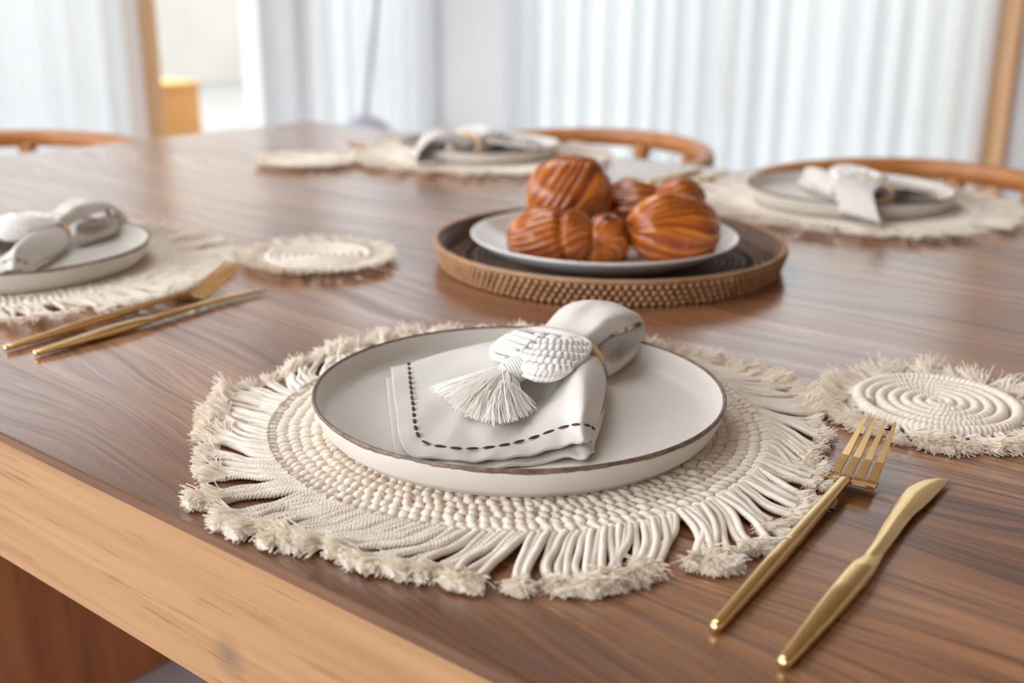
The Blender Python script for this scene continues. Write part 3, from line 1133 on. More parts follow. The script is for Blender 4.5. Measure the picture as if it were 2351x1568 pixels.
loop = [
    [(1222, 785, 33), (1258, 782, 41), (1292, 790, 43), (1322, 797, 42), (1352, 806, 34)],
    [(1256, 742, 36), (1285, 742, 46), (1318, 752, 48), (1352, 766, 48), (1383, 783, 40)],
    [(1290, 706, 45), (1320, 705, 54), (1352, 718, 53), (1384, 735, 56), (1408, 766, 44)],
    [(1332, 690, 51), (1362, 690, 57), (1394, 700, 56), (1424, 718, 57), (1447, 747, 48)],
    [(1388, 691, 46), (1418, 697, 52), (1446, 711, 51), (1466, 722, 50), (1477, 738, 44)],
    [(1412, 706, 34), (1436, 716, 37), (1459, 729, 37), (1474, 746, 36), (1481, 766, 32)],
    [(1415, 730, 20), (1440, 745, 20), (1460, 765, 20), (1473, 786, 19), (1472, 806, 17)],
    [(1390, 752, 15), (1402, 772, 15), (1412, 796, 15), (1427, 818, 15), (1433, 838, 15)],
    [(1300, 792, 15), (1322, 805, 15), (1350, 825, 15), (1375, 848, 15), (1394, 866, 15)],
]
LOOP = np.array([[L3(p) for p in row] for row in loop])
LG = catmull(catmull(LOOP, 60, 0), 32, 1)
LG[..., 2] = np.maximum(LG[..., 2], 0.0020)
part('loop_fold', thick(LG, 0.0015), MT['linen'], napkin)
# inner pleats inside the loop
cen = LOOP.mean(axis=(0, 1))
for q, (sq, sh) in enumerate(((0.80, (0.002, 0.004, 0.0)), (0.58, (-0.002, 0.002, 0.0015)))):
    IN = (LOOP[1:8] - cen) * sq + cen + np.array(sh)
    G = catmull(catmull(IN, 40, 0), 16, 1)
    G[..., 2] += 0.0012 * np.sin(np.linspace(0, 9, 16))[None, :]
    G[..., 2] = np.maximum(G[..., 2], 0.003)
    part('inner_pleat', thick(G, 0.0012), MT['linen'], napkin)

side = [
    [(1372, 792, 34), (1404, 776, 36), (1436, 764, 38), (1462, 752, 40), (1476, 744, 42)],
    [(1384, 815, 31), (1412, 806, 25), (1444, 792, 28), (1470, 772, 34), (1482, 760, 37)],
    [(1392, 838, 28), (1420, 826, 25), (1452, 808, 26), (1476, 786, 29), (1484, 776, 30)],
    [(1395, 856, 22), (1420, 846, 20), (1450, 824, 20), (1474, 802, 22), (1482, 790, 23)],
    [(1393, 868, 14.5), (1412, 858, 14.5), (1440, 835, 14.5), (1468, 810, 14.5), (1479, 796, 15)],
]
SIDE = catmull(catmull(np.array([[L3(p) for p in row] for row in side]), 30, 0), 30, 1)
SIDE[..., 2] = np.maximum(SIDE[..., 2], 0.0020)
part('side_fold', thick(SIDE, 0.0014), MT['linen'], napkin)

# running stitch
st_long = new_mesh('stitch', many(ball(8, 6), [np.array([[0.0039, 0, 0, 0], [0, 0.0010, 0, 0], [0, 0, 0.0008, 0]])]), MT['stitch'])
st_short = new_mesh('stitch', many(ball(8, 6), [np.array([[0.0034, 0, 0, 0], [0, 0.0012, 0, 0], [0, 0, 0.0009, 0]])]), MT['stitch'])
SR = catmull(catmull(FAN, NR, 0), 400, 1)[int(round(NR / 5)) - 0]


def place_stitches(path, spacing, me, start=0.0):
    s = np.concatenate([[0], np.cumsum(np.linalg.norm(np.diff(path, axis=0), axis=1))])
    t = start
    while t < s[-1]:
        p = np.array([np.interp(t, s, path[:, k]) for k in range(3)])
        q = np.array([np.interp(min(t + 0.002, s[-1]), s, path[:, k]) for k in range(3)])
        p0 = np.array([np.interp(max(t - 0.002, 0), s, path[:, k]) for k in range(3)])
        d = Vector(q - p0)
        o = obj('stitch', me, napkin, p + np.array([0, 0, 0.0008]))
        o.rotation_euler = d.to_track_quat('X', 'Z').to_euler()
        t += spacing


kc = int(400 * 2.05 / 9)
place_stitches(SR[:kc], 0.0072 * 1.35, st_short, 0.002)
place_stitches(SR[kc + 4:int(400 * 8.1 / 9)], 0.0097, st_long, 0.003)

# ---------------------------------------------------------------- napkin ring: wooden ring, knotted leaf, tassel
nring = thing('napkin_ring', 'white knotted leaf napkin ring with tassel on the plate nearest the pale sawn edge', 'napkin ring', tuple(O1), 0, 'macrame napkin rings')
rc = L3((1268, 818, 30))
t = np.linspace(0, 2 * PI, 65)
ringP = np.stack([rc[0] + 0.002 + 0.0365 * np.cos(t), rc[1] + 0.004 + 0 * t, np.maximum(rc[2] + 0.002 + 0.0145 * np.sin(t), 0.0045)], -1)
part('wooden_ring', tube(ringP, 0.0036, 10, caps=False), MT['ringwood'], nring)


def zp(zx, zy):                    # coordinates of the close-up used for measuring
    return 1050 + zx / 5.2244, 730 + zy / 5.2244


LC = np.array([1248.0, 800.0])


def leaf_pt(zx, zy, dz=0.0):
    p = zp(zx, zy)
    e = ((p[0] - LC[0]) / 118) ** 2 + ((p[1] - LC[1]) / 66) ** 2
    return L3((p[0], p[1], 53 - 9.0 * e + dz))


def knot_row(pts, r=0.0031, per=0.0043, dz=0.0):
    P = np.array([leaf_pt(*p, dz) for p in pts])
    P = catmull(P, 40)
    P, L = resample(P, int(np.linalg.norm(np.diff(P, axis=0), axis=1).sum() / 0.0005))
    s = np.linspace(0, L, len(P))
    a = np.linspace(0, 2 * PI, 12, endpoint=False)
    prof = 0.66 + 0.42 * np.abs(np.sin(PI * s[:, None] / per + 0.7 * np.cos(a)[None, :])) ** 0.6
    return tube(P, r, 12, prof)


rows = [[(700, 450), (900, 490), (1150, 530), (1380, 565)], [(815, 425), (1000, 435), (1250, 455), (1480, 480)],
        [(870, 358), (1050, 365), (1300, 380), (1530, 400)], [(955, 292), (1150, 298), (1350, 310), (1560, 330)],
        [(435, 365), (560, 390), (720, 425)], [(515, 292), (660, 340), (820, 400)], [(600, 240), (740, 280), (880, 320)], [(690, 203), (840, 235), (980, 275)]]
rows += [[(800, 560), (1000, 600), (1200, 610), (1360, 600)]]
for p in rows:
    part('knot_row', knot_row(p), MT['white'], nring)
for c in ((985, 225), (1140, 245), (1310, 262), (1450, 285)):
    P0 = leaf_pt(c[0], c[1], 0.3)
    M = np.array([[[0.0052, 0.001, 0, P0[0]], [-0.0012, 0.0046, 0, P0[1]], [0, 0, 0.0026, P0[2]]]])
    part('knot', many(ball(12, 8), M), MT['white'], nring)
bord = [(430, 400), (520, 280), (690, 190), (860, 150), (1020, 150), (1180, 170), (1340, 205), (1480, 250), (1575, 320), (1540, 430), (1460, 520), (1370, 590), (1290, 650), (1210, 700), (1080, 725), (930, 712), (800, 670)]
part('border_cord', rope(catmull(np.array([leaf_pt(x, y, -1.2) for x, y in bord]), 120), 0.0024, pitch=0.009, step=0.0006, depth=0.2), MT['white'], nring)
bord2 = [(800, 600), (920, 640), (1060, 650), (1200, 630), (1330, 580)]
part('border_cord', rope(catmull(np.array([leaf_pt(x, y, -0.6) for x, y in bord2]), 60), 0.0034, pitch=0.009, step=0.0006, depth=0.22), MT['white'], nring)
part('border_cord', rope(catmull(np.array([leaf_pt(x, y, -0.8) for x, y in [(430, 400), (440, 460), (500, 490), (590, 500)]]), 40), 0.0024, pitch=0.009, step=0.0006, depth=0.22), MT['white'], nring)
# solid knotted body below the rows
outl = np.array([leaf_pt(x, y, -4.6) for x, y in [(450, 400), (540, 290), (690, 205), (860, 165), (1020, 165), (1180, 185), (1340, 220), (1480, 262), (1550, 320), (1510, 430), (1430, 520), (1350, 590), (1270, 650), (1190, 690), (1080, 710), (930, 700), (780, 640), (600, 500)]])
ce = leaf_pt(1000, 430, -3.6)
V = [ce]
Fb = []
n = len(outl)
for fr in (0.5, 1.0):
    for q in outl:
        m_ = ce + (q - ce) * fr
        m_[2] = ce[2] + (q[2] - ce[2]) * fr ** 2
        V.append(m_)
V += [v - np.array([0, 0, 0.004]) for v in V[n + 1:]]
V = np.array(V)
j = np.arange(n)
j2 = (j + 1) % n
part('leaf_body', (V, [np.stack([0 * j, 1 + j, 1 + j2], -1), np.stack([1 + j, 1 + n + j, 1 + n + j2, 1 + j2], -1), np.stack([1 + n + j, 1 + 2 * n + j, 1 + 2 * n + j2, 1 + n + j2], -1)]), MT['white'], nring)
# tassel wrap
wa, wbp = L3((1204, 836, 45)), L3((1161, 861, 39))
ax = (wbp - wa) / np.linalg.norm(wbp - wa)
Lw = np.linalg.norm(wbp - wa)
acc = Acc()
P = np.array([wa + ax * s for s in np.linspace(-0.002, Lw + 0.001, 24)])
acc.add(tube(P, 0.0068 + 0.0008 * np.sin(np.linspace(0, PI, 24)), 14))
s1 = np.cross(ax, [0, 0, 1.0]); s1 /= np.linalg.norm(s1)
s2 = np.cross(s1, ax)
th = np.linspace(0, 2 * PI * 8, 260)
ss = np.linspace(0, Lw, 260)
Rw = 0.0072 + 0.0010 * np.sin(PI * ss / Lw)
H_ = wa + ax * ss[:, None] + s1 * (Rw * np.cos(th))[:, None] + s2 * (Rw * np.sin(th))[:, None]
acc.add(tube(H_, 0.0010, 6))
wrap_done = acc.get()
part('tassel_wrap', wrap_done, MT['white'], nring)
# tassel strands, lying on the cloth
g = np.random.default_rng(77)
NT = 460
ends_px = np.array([(990, 888), (1005, 905), (1030, 928), (1065, 950), (1105, 966), (1145, 970), (1180, 965), (1210, 950), (1228, 932)])
K = 9
tp = np.linspace(0, 1, K)
u = np.sort(g.uniform(0, 1, NT))
ei = u * (len(ends_px) - 1)
lo_ = np.minimum(ei.astype(int), len(ends_px) - 2)
ep = ends_px[lo_] + (ends_px[lo_ + 1] - ends_px[lo_]) * (ei - lo_)[:, None]
layer = g.uniform(0, 1, NT)
P = np.zeros((NT, K, 3))
for i in range(NT):
    st = wbp - ax * 0.003 + s1 * g.normal(0, 0.0030) + s2 * g.normal(0, 0.0026)
    f = g.uniform(0.90, 1.03)
    hgt = 25.5 + 7 * layer[i] * (0.4 + 0.6 * math.sin(PI * u[i]))
    en = L3((ep[i, 0] + g.normal(0, 4), ep[i, 1] + g.normal(0, 3), hgt))
    en = st + (en - st) * f
    mid = (st + en) / 2 + np.array([0, 0, 0.0035 + 0.003 * layer[i]]) + ax * 0.006
    wv = g.normal(0, 0.0006, (K, 3)) * np.sin(PI * tp)[:, None]
    P[i] = (1 - tp)[:, None] ** 2 * st + 2 * (tp * (1 - tp))[:, None] * mid + tp[:, None] ** 2 * en + wv
to = part('tassel', fibers(P, 0.00034, 0.00036, 4), MT['strand'], nring, False)
to['kind'] = 'stuff'

for S, nm, nl, rl in ((S2, 0.12, 'cream gathered napkin on the plate next to the coaster beside the rattan tray', 'wooden napkin ring on the plate next to the coaster beside the rattan tray'),
                      (S3, PI + 0.25, 'cream gathered napkin on the plate before the round-backed chair by the wooden post', 'wooden napkin ring on the plate before the round-backed chair by the wooden post'),
                      (S4, PI - 0.15, 'cream gathered napkin on the plate next to the coaster farthest from the rattan tray', 'wooden napkin ring on the plate next to the coaster farthest from the rattan tray')):
    for src, lab in ((napkin, nl), (nring, rl)):
        c = copy_tree(src)
        c.location = (S[0], S[1] + (0.022 if nm > 2 else -0.012), TT + FLOOR_P)
        c.rotation_euler = (0, 0, nm)
        c['label'] = lab

# ================================================================ cutlery
f0, f1 = at(1640, 1440, 0.004), at(2022, 959, 0.026)
FL = float(np.linalg.norm((f1 - f0)[:2]))
FA = math.atan2(f1[1] - f0[1], f1[0] - f0[0])


def handle(L, wid, zc, thick_):
    """faceted tapering handle along +x; wid / zc / thick_ are (x, value) tables"""
    n = 40
    x = np.linspace(0, L, n)
    w_ = np.interp(x, *wid)
    z = np.interp(x, *zc)
    t_ = np.interp(x, *thick_)
    a = np.linspace(0, 2 * PI, 16, endpoint=False)
    ca, sa = np.cos(a), np.sin(a)
    e = 0.62
    cx = np.sign(ca) * np.abs(ca) ** e
    sx = np.sign(sa) * np.abs(sa) ** e
    V = np.stack([x[:, None] + 0 * a, w_[:, None] * cx, z[:, None] + t_[:, None] * sx], -1).reshape(-1, 3)
    Fq = grid_faces(n, 16, closed=True)
    V = np.concatenate([V, [[0, 0, z[0]]], [[L, 0, z[-1]]]])
    j = np.arange(16)
    j2 = (j + 1) % 16
    return V, [Fq[:, ::-1], np.stack([0 * j + n * 16, j, j2], -1), np.stack([0 * j + n * 16 + 1, (n - 1) * 16 + j2, (n - 1) * 16 + j], -1)]


HX = FL * 0.742                  # where handle meets head
tab = lambda *p: (np.array([q[0] for q in p]), np.array([q[1] for q in p]))


def fork_z(x):
    q = (x - HX) / (FL - HX)
    return np.interp(q, [-0.1, 0, 0.10, 0.22, 0.5, 0.8, 1.0], [0.0095, 0.0078, 0.0040, 0.0032, 0.0095, 0.0185, 0.0250])


def strip(xs, yl_, yr_, zf, t_):
    """curved solid strip"""
    n = len(xs)
    z = zf(xs)
    top = np.stack([np.stack([xs, yl_, z], -1), np.stack([xs, yr_, z], -1)], 1)
    bot = top - np.array([0, 0, t_])
    V = np.concatenate([top, bot], 1).reshape(-1, 3)      # 0 L-top, 1 R-top, 2 L-bot, 3 R-bot
    Q = []
    for i in range(n - 1):
        a, b = 4 * i, 4 * i + 4
        Q += [(a, b, b + 1, a + 1), (a + 2, a + 3, b + 3, b + 2), (a, a + 2, b + 2, b), (a + 1, b + 1, b + 3, a + 3)]
    Q += [(0, 1, 3, 2), (4 * n - 4, 4 * n - 2, 4 * n - 1, 4 * n - 3)]
    return V, [np.array(Q)]


def make_fork(name, label):
    r = thing(name, label, 'fork', (0, 0, 0), 0, 'gold forks')
    part('handle', handle(HX + 0.003, tab((0, 0.0022), (0.004, 0.0030), (0.075, 0.0042), (0.13, 0.0038), (HX, 0.0031)),
                          tab((0, 0.0033), (0.1, 0.0052), (HX, 0.0078)), tab((0, 0.0022), (0.07, 0.0040), (HX, 0.0022))), MT['gold'], r)
    xs = np.linspace(HX - 0.002, HX + 0.0165, 14)
    q = (xs - xs[0]) / (xs[-1] - xs[0])
    hw_ = np.interp(q, [0, 0.06, 0.16, 0.3, 1.0], [0.0045, 0.0120, 0.0147, 0.0155, 0.0150])
    part('head', strip(xs, hw_, -hw_, fork_z, 0.0016), MT['gold'], r, False)
    x0, x1 = HX + 0.0145, FL
    xs = np.linspace(x0, x1, 12)
    q = (xs - x0) / (x1 - x0)
    for k in range(4):
        c0, c1 = (k - 1.5) * 0.0075, (k - 1.5) * 0.0062
        h0, h1 = 0.00318, 0.00105
        c_ = c0 + (c1 - c0) * q
        h_ = h0 + (h1 - h0) * q ** 0.8
        h_[-1] *= 0.7
        part('tine', strip(xs, c_ + h_, c_ - h_, fork_z, 0.0016), MT['gold'], r, False)
    return r


fork = make_fork('fork', 'gold fork with its tines at the fringe of the coiled coaster')
fork.location = (f0[0], f0[1], TT)
fork.rotation_euler = (0, 0, FA)

k0, k1 = at(1797, 1522, 0.004), at(2183, 1097, 0.003)
KL = float(np.linalg.norm((k1 - k0)[:2]))
KA = math.atan2(k1[1] - k0[1], k1[0] - k0[0])
knife = thing('table_knife', 'gold table knife beside the fork whose tines reach the coiled coaster', 'knife', (k0[0], k0[1], TT), KA, 'gold knives')


def kloc(p, h=0.004):
    d = at(p[0], p[1], h) - k0
    c, s = math.cos(-KA), math.sin(-KA)
    return np.array([d[0] * c - d[1] * s, d[0] * s + d[1] * c])


Lp = np.array([kloc(p) for p in [(1951, 1300), (2006, 1235), (2030, 1196), (2048, 1166), (2065, 1139), (2082, 1118), (2116, 1101), (2151, 1094), (2184, 1096)]])
Rp = np.array([kloc(p) for p in [(2010, 1318), (2048, 1256), (2075, 1215), (2099, 1184), (2120, 1166), (2137, 1149), (2155, 1129), (2172, 1110), (2184, 1097)]])
Lp, Rp = catmull(Lp, 30), catmull(Rp, 30)
q = np.linspace(0, 1, 30)
mid = (Lp + Rp) / 2
wf_ = np.interp(q, [0, 0.2], [0.70, 1.0])[:, None]
Lp, Rp = mid + (Lp - mid) * wf_, mid + (Rp - mid) * wf_
tk = np.interp(q, [0, 0.3, 0.9, 1], [0.0026, 0.0013, 0.0009, 0.0004])
zb = np.interp(q, [0, 0.25, 1], [0.0048, 0.0046, 0.0030])
sec = []
for w_, hs in ((0.0, 0.0), (0.10, 0.75), (0.45, 1.0), (0.90, 0.75), (1.0, 0.0), (0.90, -0.8), (0.10, -0.8)):
    m2 = Lp + (Rp - Lp) * w_
    sec.append(np.stack([m2[:, 0], m2[:, 1], zb + hs * tk], -1))
V = np.stack(sec, 1).reshape(-1, 3)
HB = float(mid[0, 0])
part('blade', (V, [grid_faces(30, 7, closed=True), np.arange(7)[None]]), MT['gold'], knife)
hyc = float(mid[0, 1])
V, Fs = handle(HB + 0.022, tab((0, 0.0024), (0.004, 0.0034), (0.05, 0.0056), (0.085, 0.0064), (HB, 0.0062), (HB + 0.022, 0.0036)),
               tab((0, 0.0034), (HB, 0.0050)), tab((0, 0.0022), (0.07, 0.0042), (HB, 0.0036), (HB + 0.022, 0.0008)))
V[:, 1] += hyc * V[:, 0] / HB
part('handle', (V, Fs), MT['gold'], knife)

lf0, lf1 = at(10, 798, 0.004), at(521, 602, 0.026)
c = copy_tree(fork)
c.location = (lf0[0], lf0[1], TT)
c.rotation_euler = (0, 0, math.atan2(lf1[1] - lf0[1], lf1[0] - lf0[0]))
c['label'] = 'gold fork pointing at the coaster beside the rattan tray'
lk0, lk1 = at(78, 810, 0.004), at(598, 671, 0.003)
c = copy_tree(knife)
c.location = (lk0[0], lk0[1], TT)
c.rotation_euler = (0, 0, math.atan2(lk1[1] - lk0[1], lk1[0] - lk0[0]))
c['label'] = 'gold table knife pointing towards the coaster beside the rattan tray'
for w_, fp, kp in (('behind the pastries, next to the placemat by the wooden post', ((1612, 386), (1500, 418)), ((1668, 395), (1562, 424))),
                   ('next to the coaster farthest from the rattan tray', ((948, 311), (836, 341)), ((985, 309), (880, 334)))):
    for src, what, (p, q_) in ((fork, 'gold fork ', fp), (knife, 'gold table knife ', kp)):
        e0, e1 = at(*p, 0.005), at(*q_, 0.005)
        c = copy_tree(src)
        c.location = (e0[0], e0[1], TT)
        c.rotation_euler = (0, 0, math.atan2(e1[1] - e0[1], e1[0] - e0[0]))
        c['label'] = what + w_

# ================================================================ coasters
cc_ = at(2152, 925, 0.006)
CR = 0.056
coaster = thing('coaster', 'round coiled cream cord coaster with frayed fringe under the tips of a fork', 'coaster', (cc_[0], cc_[1], TT), 0, 'fringed coasters')


def coil():
    turns = 5.6
    p = 0.0083
    n = 2400
    th_ = np.linspace(0.6, turns * 2 * PI, n)
    r_ = p * th_ / (2 * PI)
    P = np.stack([r_ * np.cos(th_), r_ * np.sin(th_), 0.0046 + 0 * th_], -1)
    P, L = resample(P, int(L_ / 0.0007) if (L_ := np.linalg.norm(np.diff(P, axis=0), axis=1).sum()) else 10)
    s = np.linspace(0, L, len(P))
    a = np.linspace(0, 2 * PI, 12, endpoint=False)
    jit = 2.5 * snoise(s * 60, 4, 6)[:, None]
    prof_ = 0.88 + 0.17 * np.abs(np.sin(PI * s[:, None] / 0.0033 + jit + 1.1 * np.cos(a)[None, :] + 0.5 * np.sin(a)[None, :]))
    return tube(P, 0.0042, 12, prof_)


part('coil', coil(), MT['cord'], coaster)
t = np.linspace(0, 2 * PI, 561)
a = np.linspace(0, 2 * PI, 12, endpoint=False)
prof_ = 0.9 + 0.15 * np.abs(np.sin(88 * t[:, None] / 2 + 0.25 * np.cos(a)))
rb = CR - 0.0035
part('border', tube(np.stack([rb * np.cos(t), rb * np.sin(t), 0 * t + 0.0050], -1), 0.0047, 12, prof_, caps=False), MT['cord'], coaster)
part('backing', lathe([(0, 0.0005), (0.05, 0.0005), (0.05, 0.003), (0, 0.003)], 48), MT['cord'], coaster)
SHORT = []
for k in range(8):
    P = cord_path(0.007 + 0.004 * rng.random(), [-0.4, 0.0, 0.4, 0.2][k % 4], 900 + k, 0.0035)
    d = P[-1] - P[-2]
    SHORT.append((new_mesh('fringe_cord', rope(P, 0.0017, taper=([0, 0.8, 1], [1, 1, 1.2])), MT['cord']), P[-1], math.atan2(d[1], d[0])))
CT = [new_mesh('tuft', tuft_mesh(700 + k, 56, 0.021 + 0.006 * rng.random(), [0.10, 0.15, 0.22][k % 3], 0.00040), MT['tuft'], False) for k in range(8)]
NCO = 84
for i in range(NCO):
    an = 2 * PI * i / NCO + rng.normal(0, 0.015)
    rot = an + 0.35 * math.sin(an * 11) + 0.2 * math.sin(an * 4 + 2) + rng.normal(0, 0.12)
    me, tip, ta = SHORT[rng.integers(8)]
    c = obj('fringe_cord', me, coaster, ((CR - 0.002) * math.cos(an), (CR - 0.002) * math.sin(an), 0.0004), (0, 0, rot))
    tf = obj('tuft', CT[rng.integers(8)], c, tip - np.array([0, 0, CORD_R]), (0, 0, ta))
    tf.scale = (1, rng.choice([-1, 1]), rng.uniform(0.8, 1.3))
cf = new_mesh('fringe', fringe_far(CR - 0.002, 74, 9, 0.013, 0.018, 24, 0.005), MT['tuft'], False)
c2 = at(733, 592, 0.004)
c3 = at(702, 372, 0.004)
for p, rz, lab in ((c2, 1.2, 'round cream fringed coaster lying beside the rattan tray'), (c3, 2.7, 'round cream fringed coaster farthest from the rattan tray')):
    c = copy_tree(coaster, None, skip=('fringe_cord',))
    c.location = (p[0], p[1], TT)
    c.rotation_euler = (0, 0, rz)
    c['label'] = lab
    f = obj('fringe', cf, c)
    f['kind'] = 'stuff'

# ================================================================ tray, serving plate, pastries
def old2new(x, y):
    return np.array([x * UX + y * UY, -x * UY + y * UX])


TC = old2new(0.1025, 1.168)
tray = thing('rattan_tray', 'round woven brown rattan tray carrying the plate of pastries', 'tray', (TC[0], TC[1], TT))
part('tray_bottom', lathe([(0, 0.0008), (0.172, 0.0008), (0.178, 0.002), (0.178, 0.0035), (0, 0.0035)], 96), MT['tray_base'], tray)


def sq_ball(nu=8, nv=6, e=0.55):
    V, Fs = ball(nu, nv)
    V = np.sign(V) * np.abs(V) ** e
    return V, Fs


NW = 152
for k in range(4):
    zc = 0.0030 + 0.0056 * k
    rr = 0.1795 + 0.0054 * k / 3
    aa = 2 * PI * (np.arange(NW) + 0.5 * (k % 2)) / NW
    M = np.zeros((NW, 3, 4))
    er = np.stack([np.cos(aa), np.sin(aa), 0 * aa], -1)
    et = np.stack([-np.sin(aa), np.cos(aa), 0 * aa], -1)
    gl = np.random.default_rng(k)
    M[:, :, 0] = et * (0.0028 * gl.uniform(0.9, 1.08, NW))[:, None] + np.array([0, 0, 0.0004])
    M[:, :, 1] = er * 0.0022
    M[:, 2, 2] = 0.0023
    M[:, :2, 3] = er[:, :2] * rr
    M[:, 2, 3] = zc
    part('woven_row', many(sq_ball(), M), MT['rattan'], tray)
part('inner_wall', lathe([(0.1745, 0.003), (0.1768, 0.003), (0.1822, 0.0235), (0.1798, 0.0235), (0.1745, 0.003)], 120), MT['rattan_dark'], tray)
t = np.linspace(0, 2 * PI, 601)
a = np.linspace(0, 2 * PI, 10, endpoint=False)
prof_ = 0.9 + 0.14 * np.abs(np.sin(150 * t[:, None] + 0.3 * np.cos(a)))
part('rim', tube(np.stack([0.1838 * np.cos(t), 0.1838 * np.sin(t), 0 * t + 0.0243], -1), 0.0029, 10, prof_, caps=False), MT['rattan_rim'], tray)
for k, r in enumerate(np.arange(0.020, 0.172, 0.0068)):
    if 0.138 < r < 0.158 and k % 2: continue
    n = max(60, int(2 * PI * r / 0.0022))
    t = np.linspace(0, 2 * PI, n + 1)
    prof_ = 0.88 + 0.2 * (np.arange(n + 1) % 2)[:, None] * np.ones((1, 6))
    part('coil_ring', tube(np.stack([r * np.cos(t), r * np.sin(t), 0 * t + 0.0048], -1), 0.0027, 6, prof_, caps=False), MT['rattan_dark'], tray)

SP = old2new(0.0952, 1.1490)
SZ = 0.0076
sp_prof = [(0, 0.002), (0.070, 0.002), (0.078, 0.0), (0.086, 0.0), (0.089, 0.003), (0.108, 0.009), (0.126, 0.017), (0.1365, 0.0243), (0.1392, 0.0268), (0.1395, 0.0280),
           (0.1385, 0.0287), (0.1370, 0.0283), (0.1335, 0.0258), (0.124, 0.0190), (0.108, 0.0120), (0.090, 0.0078), (0.070, 0.0065), (0, 0.0060)]
V, Fq = lathe(sp_prof, 128)
mi = np.repeat([1] * 7 + [0] * 10, 128)
me = new_mesh('serving_plate', (V, Fq), [MT['serving'], MT['serving_out']], True, mi)
tag(obj('serving_plate', me, None, (SP[0], SP[1], TT + SZ)), 'round white glazed serving plate with grey outside, on the rattan tray', 'plate')


def pastry(label, ctr, axes, seed, yaw=0.0, tilt=0.0, lobes=0, nr=11):
    nr = int(nr * 1.7)
    """laminated bun: strips of dough wound from end to end"""
    g = np.random.default_rng(seed)
    R, C = 60, 150
    ph = np.linspace(-PI / 2, PI / 2, R)[:, None]
    th_ = np.linspace(0, 2 * PI, C, endpoint=False)[None, :]
    cp, sp_ = np.cos(ph), np.sin(ph)
    tw = th_ + 0.55 * sp_ * g.choice([-1, 1]) + 0.16 * np.sin(2 * ph + seed) + 0.10 * np.sin(3 * th_ + 2 * ph)
    u_ = (nr * tw / (2 * PI) + 0.75 * np.sin(tw + seed) + 0.45 * np.sin(3 * tw + 2 * seed + ph)) % 1.0
    saw = np.clip(1 - np.abs(u_ - 0.22) / np.where(u_ < 0.22, 0.22, 0.78), 0, 1) ** 0.8
    fine = 0.5 + 0.5 * np.sin(tw * nr * 2.0 + 5 * np.sin(ph * 2 + seed))
    disp = (0.105 * saw * (0.6 + 0.4 * np.sin(tw * 3 + seed)) + 0.03 * fine) * cp ** 0.6
    dent = 0
    if lobes:
        dent = -0.20 * np.exp(-((sp_ - 0.28) / 0.07) ** 2)
    rr = (0.90 + disp + dent + (0.04 * np.sin(2 * th_ + seed) + 0.045 * np.sin(3 * ph + 2 * th_ + 2 * seed) + 0.03 * np.sin(5 * th_ - 4 * ph + seed)) * cp)
    p = 0.85
    x = axes[0] * np.sign(sp_) * np.abs(sp_) ** p * (1 + 0 * th_) * (0.98 + 0.05 * saw)
    y = axes[1] * cp ** 0.8 * np.cos(th_) * rr
    z = axes[2] * cp ** 0.8 * np.sin(th_) * rr
    V = np.stack([x, y, z], -1)
    V = V.reshape(-1, 3)
    Rm = np.array((Matrix.Rotation(yaw, 3, 'Z') @ Matrix.Rotation(tilt, 3, 'Y')))
    V = V @ Rm.T
    lowz = -ctr[2] + TT + SZ + 0.0068
    k = V[:, 2] < lowz
    V[k, 2] = lowz + (V[k, 2] - lowz) * 0.02
    o = part('pastry', (V, grid_faces(R, C, closed=True)), MT['crust'])
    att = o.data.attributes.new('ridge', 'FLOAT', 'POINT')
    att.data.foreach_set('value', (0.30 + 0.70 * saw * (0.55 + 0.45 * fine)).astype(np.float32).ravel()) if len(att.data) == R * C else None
    o.location = ctr
    return tag(o, label, 'pastry', 'glazed laminated pastries on the plate')


def at_depth(px_, py_, depth):
    d = ray(px_, py_)
    f_ = d[0] * UY + d[1] * UX
    return np.array([0, 0, TT + CAM_H]) + d * (depth / f_)


HEAD = -YAW
cx_ = YAW
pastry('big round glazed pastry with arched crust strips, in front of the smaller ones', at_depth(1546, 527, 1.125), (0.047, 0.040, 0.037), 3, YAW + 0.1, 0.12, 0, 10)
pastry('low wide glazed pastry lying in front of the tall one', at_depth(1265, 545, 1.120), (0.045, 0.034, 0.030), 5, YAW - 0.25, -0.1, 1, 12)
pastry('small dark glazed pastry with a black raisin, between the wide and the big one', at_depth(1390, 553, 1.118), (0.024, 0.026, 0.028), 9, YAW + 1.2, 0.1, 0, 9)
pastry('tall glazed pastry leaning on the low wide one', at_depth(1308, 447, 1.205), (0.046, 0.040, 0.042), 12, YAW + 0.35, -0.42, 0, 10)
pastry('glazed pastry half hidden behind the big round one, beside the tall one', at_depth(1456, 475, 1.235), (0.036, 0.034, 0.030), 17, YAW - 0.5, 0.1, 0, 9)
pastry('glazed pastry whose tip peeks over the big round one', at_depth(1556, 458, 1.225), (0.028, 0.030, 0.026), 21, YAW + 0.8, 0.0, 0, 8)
rz_ = at_depth(1392, 500, 1.098)
tag(part('raisin', many(ball(10, 7), [np.array([[0.0042, 0.0008, 0, 0], [0, 0.0034, 0, 0], [0, 0.0006, 0.0028, 0]])]), MT['raisin'], None, True, rz_), 'black raisin baked onto the small dark pastry', 'raisin')

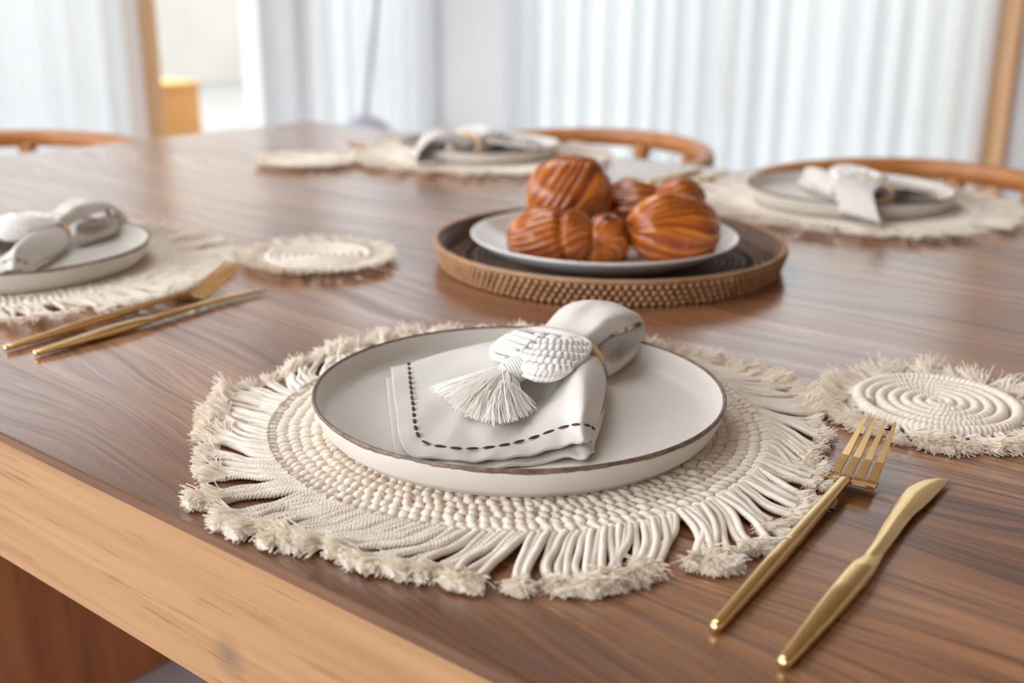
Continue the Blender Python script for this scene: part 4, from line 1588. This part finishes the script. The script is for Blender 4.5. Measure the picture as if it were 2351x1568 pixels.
# ================================================================ chairs
def make_chair(label, x, y, rz):
    """round-backed armchair; origin on the floor under the seat centre, back towards +y"""
    r = thing('dining_chair', label, 'chair', (x, y, 0), rz, 'round-backed wooden chairs')
    R = 0.255
    zt = 0.722
    t_ = np.linspace(-0.10, PI + 0.10, 60)
    P = np.stack([R * np.cos(t_), R * np.sin(t_) * 1.02, zt + 0.010 * np.sin(t_)], -1)
    T, N, B = frames(P)
    a_ = np.linspace(0, 2 * PI, 14, endpoint=False)
    hgt = 0.0135 + 0.004 * np.sin(t_).clip(0)
    wid_ = 0.016 + 0.0 * t_
    ca, sa = np.cos(a_), np.sin(a_)
    V = P[:, None, :] + (wid_[:, None] * np.sign(ca) * np.abs(ca) ** 0.7)[..., None] * B[:, None] + (hgt[:, None] * np.sign(sa) * np.abs(sa) ** 0.7)[..., None] * N[:, None]
    V = np.concatenate([V.reshape(-1, 3), P[:1], P[-1:]])
    j = np.arange(14)
    j2 = (j + 1) % 14
    b_ = 59 * 14
    part('back_rail', (V, [grid_faces(60, 14, closed=True), np.stack([0 * j + 840, j2, j], -1), np.stack([0 * j + 841, b_ + j, b_ + j2], -1)]), MT['chair'], r)
    for k, an in enumerate(np.radians([24, 57, 90, 123, 156])):
        p1 = np.array([R * math.cos(an), R * math.sin(an) * 1.02, zt - 0.004])
        p0 = np.array([0.20 * math.cos(an), 0.19 * math.sin(an), 0.44])
        Q = np.array([p0 + (p1 - p0) * s for s in np.linspace(0, 1, 10)])
        part('spindle', tube(Q, np.interp(np.linspace(0, 1, 10), [0, 0.5, 0.8, 1], [0.009, 0.010, 0.011, 0.019]), 10), MT['chair'], r)
    part('seat', lathe([(0, 0.425), (0.215, 0.425), (0.23, 0.435), (0.228, 0.452), (0.20, 0.458), (0, 0.450)], 48), MT['seatcord'], r)
    for sx in (-1, 1):
        part('leg', tube(np.array([(sx * 0.215, -0.18, 0.0), (sx * 0.205, -0.165, 0.44), (sx * 0.236, -0.03, zt - 0.005)]) if False else
                         catmull(np.array([(sx * 0.215, -0.19, 0.0), (sx * 0.205, -0.17, 0.30), (sx * 0.215, -0.14, 0.46), (sx * 0.250, -0.022, zt - 0.006)]), 20),
                         np.interp(np.linspace(0, 1, 20), [0, 0.5, 1], [0.012, 0.017, 0.012]), 12), MT['chair'], r)
        part('leg', tube(catmull(np.array([(sx * 0.18, 0.21, 0.0), (sx * 0.165, 0.17, 0.30), (sx * 0.16, 0.155, 0.43)]), 14),
                         np.interp(np.linspace(0, 1, 14), [0, 0.6, 1], [0.012, 0.017, 0.015]), 12), MT['chair'], r)
    return r


make_chair('round-backed honey wood chair near the wooden post and wide curtain', -0.600, 1.715, 0.0)
make_chair('round-backed honey wood chair behind the plate next to the coaster farthest from the rattan tray', -1.235, 1.715, 0.0)
make_chair('round-backed honey wood chair at the head of the table', -1.965, 1.02, PI / 2)
